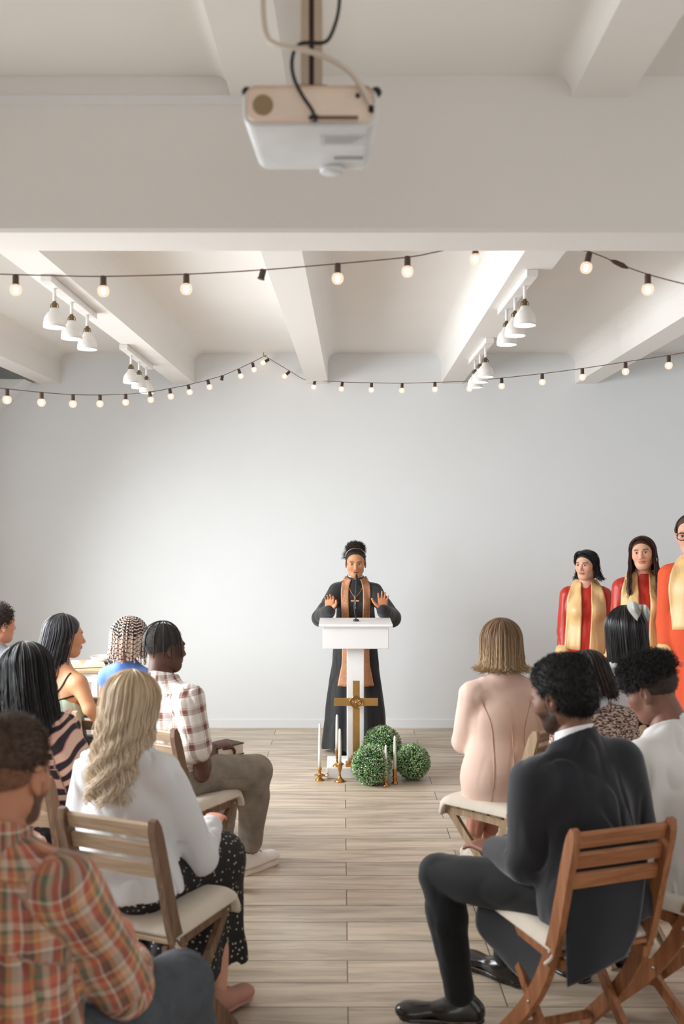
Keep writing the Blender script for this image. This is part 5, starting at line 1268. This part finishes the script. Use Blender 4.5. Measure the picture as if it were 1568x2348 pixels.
# --- woman with cream braids
p5 = Fig('person with black and cream knotless braids in a sleeveless blue top', (-1.215, 5.66), 22, .93, lean=2, head=(4, 4, 0), fem=True, skin=(176, 126, 100), hh=.006)
M_blue = cloth('cornflower_satin', (88, 128, 200), .5, .04, .3)
p5.add('blue_top', p5.top(.012, .06, 0, hem=-.05, extra=[cut(p5.T((0, -.02, .52)), p5.Rt @ np.array([0, .2, 1]))]), .006, M_blue, FW(.003, 22))
p5.trousers(.014, M_blkt)
kb = N('two_tone_braid'); al = kb.n('ShaderNodeAttribute', attribute_name='al'); rn = kb.n('ShaderNodeAttribute', attribute_name='rnd'); u_ = kb.math('ADD', kb.math('MULTIPLY', al.outputs['Fac'], 13.0), kb.math('MULTIPLY', rn.outputs['Fac'], 9.0)); fr = kb.math('FRACT', u_)
thr = kb.math('LESS_THAN', fr, kb.math('SUBTRACT', .60, kb.math('MULTIPLY', kb.math('GREATER_THAN', al.outputs['Fac'], .66), .40))); c_ = kb.mix(thr, lin((224, 200, 184)), lin((30, 22, 22))); kb.l(c_, kb.b.inputs['Base Color']); kb.b.inputs['Roughness'].default_value = .6; M_braid = kb.m
g = np.random.default_rng(8); nb_ = 175; A_ = -2.3+4.6*(np.arange(nb_)+.5*g.random(nb_))/nb_; A_ = A_[g.permutation(nb_)]; t_ = np.linspace(0, 1, 90)
fnb = long_hair(.165, (.112, .126, .112), flare=.12, by=.0); Pb = fnb(A_[:, None]*np.ones(90), t_[None]*(.78+.3*g.random((nb_, 1)))); ctr = np.array([0, -.01, .02]); Pb = ctr+(Pb-ctr)*(1-.16*g.random((nb_, 1, 1))**1.5*np.linspace(1, .6, 90)[None, :, None]); Pb += g.normal(size=(nb_, 1, 3))*.004*np.linspace(0, 1, 90)[None, :, None]
rad = (.0062+.0016*np.abs(np.sin(np.linspace(0, 16*math.pi, 90))))*np.linspace(1, .62, 90); Vb, Qb, rb, ab = strands(Pb, rad, 6)
mesh_obj('braids', Vb*p5.hs @ p5.Rh.T+p5.ho, Qb, M_braid, p5.root, True, {'rnd': rb, 'al': ab})
p5.tufts([el((0, -.016, .038), (.092, .108, .096)), cut((0, .06, .05), (0, .8, -.6))], .004, CURLH, 0, 0, 0, 0, 1, 'hair')
# --- leftmost small head
p16 = Fig('person with short curly dark hair cut off by the left edge', (-2.08, 6.05), 18, .98, head=(22, 0, 0), skin=(196, 140, 112), hh=.006)
p16.add('shirt', p16.top(.018, 1, .9, hem=-.05, aw=.01), .008, cloth('grey_shirt', (120, 120, 124)))
p16.trousers(.014, M_blkt)
p16.tufts([el((0, -.02, .046), (.090, .108, .092)), cut((0, .066, .05), (0, .8, -.6)), cut((0, 0, -.07), (0, -.1, -1))], .004, DARKH, 900, .018, .0018, .008, 1, disp=lambda X: .004*snoise(X, 60, 2))
# --- man in the foreground, red plaid shirt
p1 = Fig('person in a red plaid shirt in the left foreground, seen from behind', (-.765, 2.28), 18, 1.03, lean=6, side=-4, head=(-2, 4, 2), skin=(190, 132, 102), brow=(60, 42, 32), beard=(66, 44, 34), hh=.0038, hand_h=.0035, seat=.49, width=1.03,
         R=[('w', W(282, 2262, 2.42)), ('w', W(306, 2196, 2.66))], hands={'R': dict(dir=(-.35, .3, .8), up=(.8, 0, .4), world=True, curl=.8)},
         legR=[('w', (-.44, 2.74, .56)), ('w', (-.42, 2.82, .1))], legL=[('w', (-.72, 2.74, .56)), ('w', (-.72, 2.85, .1))])
p1.add('plaid_shirt', p1.top(.016, 1, .72, hem=-.07, aw=.012, extra=[rc(p1.T((0, 0, .22)), p1.T((0, 0, -.05)), .165, .19, k=.05, sc=(1, .8, 1), tag='t'), cut(p1.T((0, -.02, .545)), p1.Rt @ np.array([0, .35, 1]))]), .006, M_pred, FW(.007, 17, 2, 5), True)
p1.add('collar', [infl([dict(p1.neck, tag='t')], .017)[0], cut(p1.T((0, -.03, .46)), p1.Rt @ np.array([0, 0, -1.])), cut(p1.T((0, -.03, .535)), p1.Rt @ np.array([0, .35, 1]))], .004, M_pred, None, True)
p1.trousers(.016, mat('dark_grey_denim', (74, 78, 84), .9, nscale=20, var=.15, bump=.2), w=.012)
for e in (-1, 1): p1.shoe(e, M_blk, h=.006)
FADE = hair_mat('brown_fade_hair', [(0, (56, 40, 30)), (.6, (84, 62, 48)), (1, (116, 90, 70))], .6)
p1.tufts([el((0, -.020, .046), (.0805, .104, .090)), cut((0, .075, .05), (0, .8, -.6)), cut((0, 0, -.002), (0, -.25, -1))], .0035, FADE, 2600, .012, .0011, .002, 1)
p1.tufts([el((0, -.016, .028), (.0775, .0975, .084)), cut((0, .03, -.0), (0, .85, -.4)), cut((0, 0, -.045), (0, -.1, -1))], .0035, hair_mat('skin_fade', [(0, (104, 72, 54)), (1, (150, 106, 80))], .8), 1500, .004, .0008, .001, 2, 'faded_sides')

# ================================================================ RIGHT SEATS
# --- woman in pink blazer
p7 = Fig('person in a pale pink blazer with a brown to blonde bob, seen from behind', (.775, 4.86), -8, 1.005, lean=0, side=0, head=(4, 2, 0), fem=True, width=1.08, skin=(226, 172, 146), seat=.505, hh=.005,
         L=[('w', W(1062, 1700, 4.93)), ('w', (.66, 5.14, .68))], R=[('w', W(1236, 1690, 4.93)), ('w', (.86, 5.14, .68))], legL=[('w', (.715, 5.22, .50)), ('w', (.695, 5.28, .11))], legR=[('w', (.82, 5.24, .50)), ('w', (.77, 5.32, .11))])
M_pink = cloth('pale_pink_suiting', (226, 194, 178), .8, .02, .2, .08, 200)
M_pinkd = cloth('pink_seam', (190, 150, 134), .85)
bz = p7.top(.014, 1, .93, hem=None, aw=.006, extra=[rc(p7.T((0, -.005, .22)), p7.T((.01, -.02, .02)), .140, .205, k=.05, sc=(1, .62, 1), tag='t'), rc(p7.T((.01, -.02, .02)), p7.T((.01, -.02, -.30)), .195, .225, k=.03, sc=(1, .70, 1), tag='t'), rc(p7.T((-.165, -.012, .405)), p7.T((.165, -.012, .405)), .048, .048, k=.015), cut((0, 0, .475), (0, 0, -1)), cut(p7.T((0, -.02, .52)), p7.Rt @ np.array([0, .3, 1]))])
p7.add('blazer', bz, .0055, M_pink, FW(.0014, 14, 2, 11))
zf = lambda z: p7.T((0, 0, z))[2]
strip_on(p7, 'vent_seam', bz, [(.012, zf(.27)), (.014, zf(.1)), (.02, zf(-.1))], .0018, M_pinkd, .001, .0015, 3, sgn=-1)
strip_on(p7, 'vent_flap', bz, [(.028, zf(.02)), (.030, zf(-.04)), (.034, zf(-.1))], .012, M_pink, .003, .003, 3, sgn=-1)
for s_ in (-1, 1): strip_on(p7, 'side_seam', bz, catmull([(s_*.135, zf(.40)), (s_*.085, zf(.27)), (s_*.078, zf(.12)), (s_*.10, zf(-.1))], 5), .0013, M_pinkd, .0008, .0012, 3, sgn=-1)
p7.trousers(.004, cloth('rose_cloth', (200, 138, 118), .8), .75, w=.006)
p7.tufts([el((0, -.016, .038), (.09, .108, .092)), cut((0, .06, .05), (0, .8, -.6))], .004, DARKH, 0, 0, 0, 0, 1, 'hair_crown')
p7.strand_hair(long_hair(.185, (.098, .118, .104), wx=1.02, by=-.008, wave=.004, curl_end=.045), 1200, 26, .0030, hair_mat('balayage_hair', [(0, (70, 48, 34)), (.5, (124, 94, 68)), (1, (180, 148, 112))], .4, [(0, (96, 70, 52)), (.5, (124, 94, 68)), (.75, (176, 144, 104)), (1, (206, 178, 138))]), 5, -2.1, 2.1, jit=.006)
for e in (-1, 1): p7.shoe(e, blotch('speckled_shoe', (214, 202, 190), (150, 130, 118), (190, 170, 156), 60), L=.165, h=.0045)
# --- man in the dark suit
p8 = Fig('person with short curly black hair in a dark suit jacket, shoe in the aisle', (.845, 3.37), -22, 1.03, lean=8, side=-5, head=(-24, 6, 0), skin=(122, 84, 66), brow=(20, 14, 12), lips=(120, 74, 66), beard=(34, 24, 20), hh=.0036, hand_h=.003, width=1.04,
         L=[('w', W(1205, 1975, 3.38)), ('w', W(1135, 1952, 3.66))],
         legL=[('w', (.36, 3.72, .515)), ('w', (.425, 3.62, .115))], legR=[('w', (.66, 3.90, .53)), ('w', (.655, 3.98, .10))],
         hands={'L': dict(dir=(-.5, .8, .05), up=(0, 0, 1), world=True, curl=.35), 'R': dict(dir=(-.7, .4, 0), up=(0, 0, 1), world=True)})
M_suit = cloth('charcoal_suiting', (37, 38, 43), .8, .05, .3, .12, 260)
jt = p8.top(.018, 1, .93, hem=-.06, aw=.010, extra=[rc(p8.T((0, 0, .24)), p8.T((0, -.01, -.06)), .165, .205, k=.05, sc=(1, .78, 1), tag='t'), rc(p8.T((-.14, -.012, .405)), p8.T((.14, -.012, .405)), .052, .052, k=.02), infl([p8.neck], .017)[0], cut(p8.T((0, -.04, .515)), p8.Rt @ np.array([0, .45, 1]))])
p8.add('jacket', jt, .006, M_suit, FW(.0055, 17, 2, 5))
p8.add('shirt_collar', [infl([p8.neck], .011)[0], cut(p8.T((0, -.04, .46)), p8.Rt @ np.array([0, 0, -1.])), cut(p8.T((0, -.03, .535)), p8.Rt @ np.array([0, .25, 1]))], .004, M_white)
L_ = p8.to_local
def wsheet(rows, **kw): return sheet([[L_(W(*q_)) for q_ in r] for r in rows], **kw)
V, fs = wsheet([[(1150, 1990, 3.52), (1215, 1975, 3.42), (1300, 1955, 3.28)], [(1108, 2055, 3.56), (1190, 2070, 3.44), (1296, 2070, 3.26)], [(1096, 2125, 3.57), (1180, 2160, 3.43), (1276, 2170, 3.26)], [(1146, 2192, 3.52), (1208, 2252, 3.40), (1252, 2236, 3.28)]], nu=28, nv=28, th=.006, wr=.010, f=16)
mesh_obj('jacket_tail', V, fs, M_suit, p8.root)
V, fs = wsheet([[(1312, 1940, 3.19), (1400, 1925, 3.22), (1490, 1905, 3.26)], [(1304, 2050, 3.15), (1390, 2040, 3.17), (1478, 2020, 3.24)], [(1298, 2160, 3.12), (1375, 2150, 3.13), (1462, 2130, 3.20)], [(1300, 2264, 3.09), (1366, 2232, 3.11), (1432, 2195, 3.17)]], nu=28, nv=28, th=.006, wr=.008, seed=3, f=14)
mesh_obj('jacket_tail', V, fs, M_suit, p8.root)
p8.trousers(.014, M_blkt, .98, w=.0, disp=folds(.0018, 20, 1, 4))
M_bleath = mat('black_leather', (26, 20, 18), .22, spec=.7)
p8.shoe(-1, M_bleath, d=(-1, .55, 0), L=.22, h=.0045); p8.shoe(1, M_bleath, d=(-.4, 1, 0), L=.22, h=.005)
p8.tufts([el((0, -.022, .048), (.090, .108, .090)), el((0, -.05, -.01), (.076, .072, .075), k=.02), cut((0, .072, .045), (0, .85, -.5)), cut((0, -.05, -.085), (0, -.2, -1)), cut((.0, .002, -.03), (0, 1, -.62))], .004, CURLH, 3200, .010, .0012, .005, 1, disp=lambda X: .004*snoise(X, 70, 2))
# --- man in the white shirt
p12 = Fig('person in a white shirt at the right edge, dark hair with faded sides', (1.28, 3.72), -34, .985, lean=9, side=-6, head=(-14, 12, 0), skin=(126, 88, 72), brow=(20, 14, 12), lips=(124, 80, 72), hh=.0036, width=1.05, group='people seated on the folding chairs')
M_shirt = cloth('white_poplin', (222, 218, 214), .7, .02, .2, .05)
p12.add('shirt', p12.top(.018, 1, .9, hem=-.09, aw=.014, extra=[rc(p12.T((0, 0, .24)), p12.T((0, -.02, -.06)), .172, .205, k=.05, sc=(1, .82, 1), tag='t'), infl([p12.neck], .016)[0], cut(p12.T((0, -.04, .525)), p12.Rt @ np.array([0, .4, 1]))]), .006, M_shirt, FW(.008, 15, 2, 5))
p12.trousers(.014, M_blkt)
for e in (-1, 1): p12.shoe(e, M_bleath, h=.006, L=.21)
p12.tufts([el((0, -.012, .064), (.086, .108, .078)), cut((0, .09, .05), (0, .9, -.4)), cut((0, 0, .028), (0, -.25, -1))], .004, CURLH, 2600, .024, .0016, .009, 1, disp=lambda X: .006*snoise(X, 55, 2))
p12.tufts([el((0, -.016, .032), (.0785, .0985, .084)), cut((0, .03, -.0), (0, .85, -.4)), cut((0, 0, -.06), (0, -.1, -1))], .0035, hair_mat('dark_fade', [(0, (38, 28, 24)), (1, (70, 54, 46))], .8), 600, .006, .0009, .003, 2, 'faded_sides')
# --- woman with the bow
p10 = Fig('person with very long straight black hair tied with a pale grey bow', (1.475, 5.22), -20, 1.06, lean=0, head=(-6, 0, 0), fem=True, skin=(218, 170, 146), hh=.006)
p10.add('shirt', p10.top(.016, 1, .9, hem=-.07, aw=.014, extra=[rc(p10.T((0, 0, .22)), p10.T((0, 0, -.05)), .15, .185, k=.05, sc=(1, .8, 1), tag='t')]), .007, cloth('pale_grey_silk', (206, 208, 214), .5), FW(.007, 16, 2, 5))
p10.trousers(.014, M_blkt)
HAIR10 = hair_mat('straight_black_hair', [(0, (12, 10, 11)), (.7, (32, 27, 28)), (1, (70, 62, 64))], .28)
p10.strand_hair(long_hair(.60, (.096, .116, .104), wx=.88, by=-.03, bx=.03, wave=.003), 1300, 26, .0030, HAIR10, 6, -2.1, 2.1)
crown(p10, HAIR10)
for e in (-1, 1): p10.shoe(e, M_blk, h=.006)
M_bow = N('organza'); M_bow.b.inputs['Base Color'].default_value = lin((176, 176, 168)); M_bow.b.inputs['Roughness'].default_value = .4; M_bow.b.inputs['Alpha'].default_value = .88; M_bow.b.inputs['Sheen Weight'].default_value = .5; M_bow = M_bow.m
Lw = lambda px, py, Y: p10.to_local(W(px, py, Y))
V, fs = sheet([[Lw(1437, 1377, 5.10), Lw(1440, 1398, 5.09), Lw(1461, 1424, 5.07)], [Lw(1452, 1379, 5.05), Lw(1455, 1398, 5.03), Lw(1466, 1412, 5.05)], [Lw(1466, 1387, 5.06), Lw(1467, 1393, 5.05), Lw(1470, 1399, 5.06)]], 16, 16, .003, .004, 2, 60); b1 = mesh_obj('hair_bow', V, fs, M_bow, p10.root)
V, fs = sheet([[Lw(1467, 1386, 5.06), Lw(1468, 1393, 5.05), Lw(1470, 1399, 5.06)], [Lw(1482, 1388, 5.02), Lw(1481, 1402, 5.02), Lw(1478, 1412, 5.05)], [Lw(1491, 1403, 5.06), Lw(1490, 1414, 5.05), Lw(1486, 1425, 5.09)]], 16, 16, .003, .004, 3, 60); mesh_obj('bow_loop', V, fs, M_bow, b1)
MB().ball(tuple(Lw(1468, 1393, 5.04)), (.010, .010, .016), 10).build('bow_knot', M_bow, b1, True)
# --- woman in the tweed jumper
p9 = Fig('person in a brown tweed jumper, half hidden behind the dark suited man', (1.14, 4.42), -18, .90, lean=10, head=(-10, 8, 0), fem=True, width=1.05, skin=(206, 156, 130), hh=.006, show=())
p9.add('tweed_jumper', p9.top(.018, 1, .9, hem=-.07, aw=.012, extra=[rc(p9.T((0, 0, .22)), p9.T((0, 0, -.05)), .155, .185, k=.05, sc=(1, .8, 1), tag='t')]), .007, tweed(), FW(.005, 18, 2, 5))
p9.add('collar', [rc(p9.T((0, -.02, .50)), p9.T((0, -.01, .555)), .066, .058, k=.02)], .005, cloth('grey_collar', (196, 198, 202), .9))
p9.trousers(.014, M_blkt)
p9.strand_hair(long_hair(.17, (.104, .118, .106), wx=1.0, by=-.02, wave=.006), 900, 22, .0032, DARKH, 6, -2.1, 2.1)
crown(p9, DARKH)
for e in (-1, 1): p9.shoe(e, M_blk, h=.006)
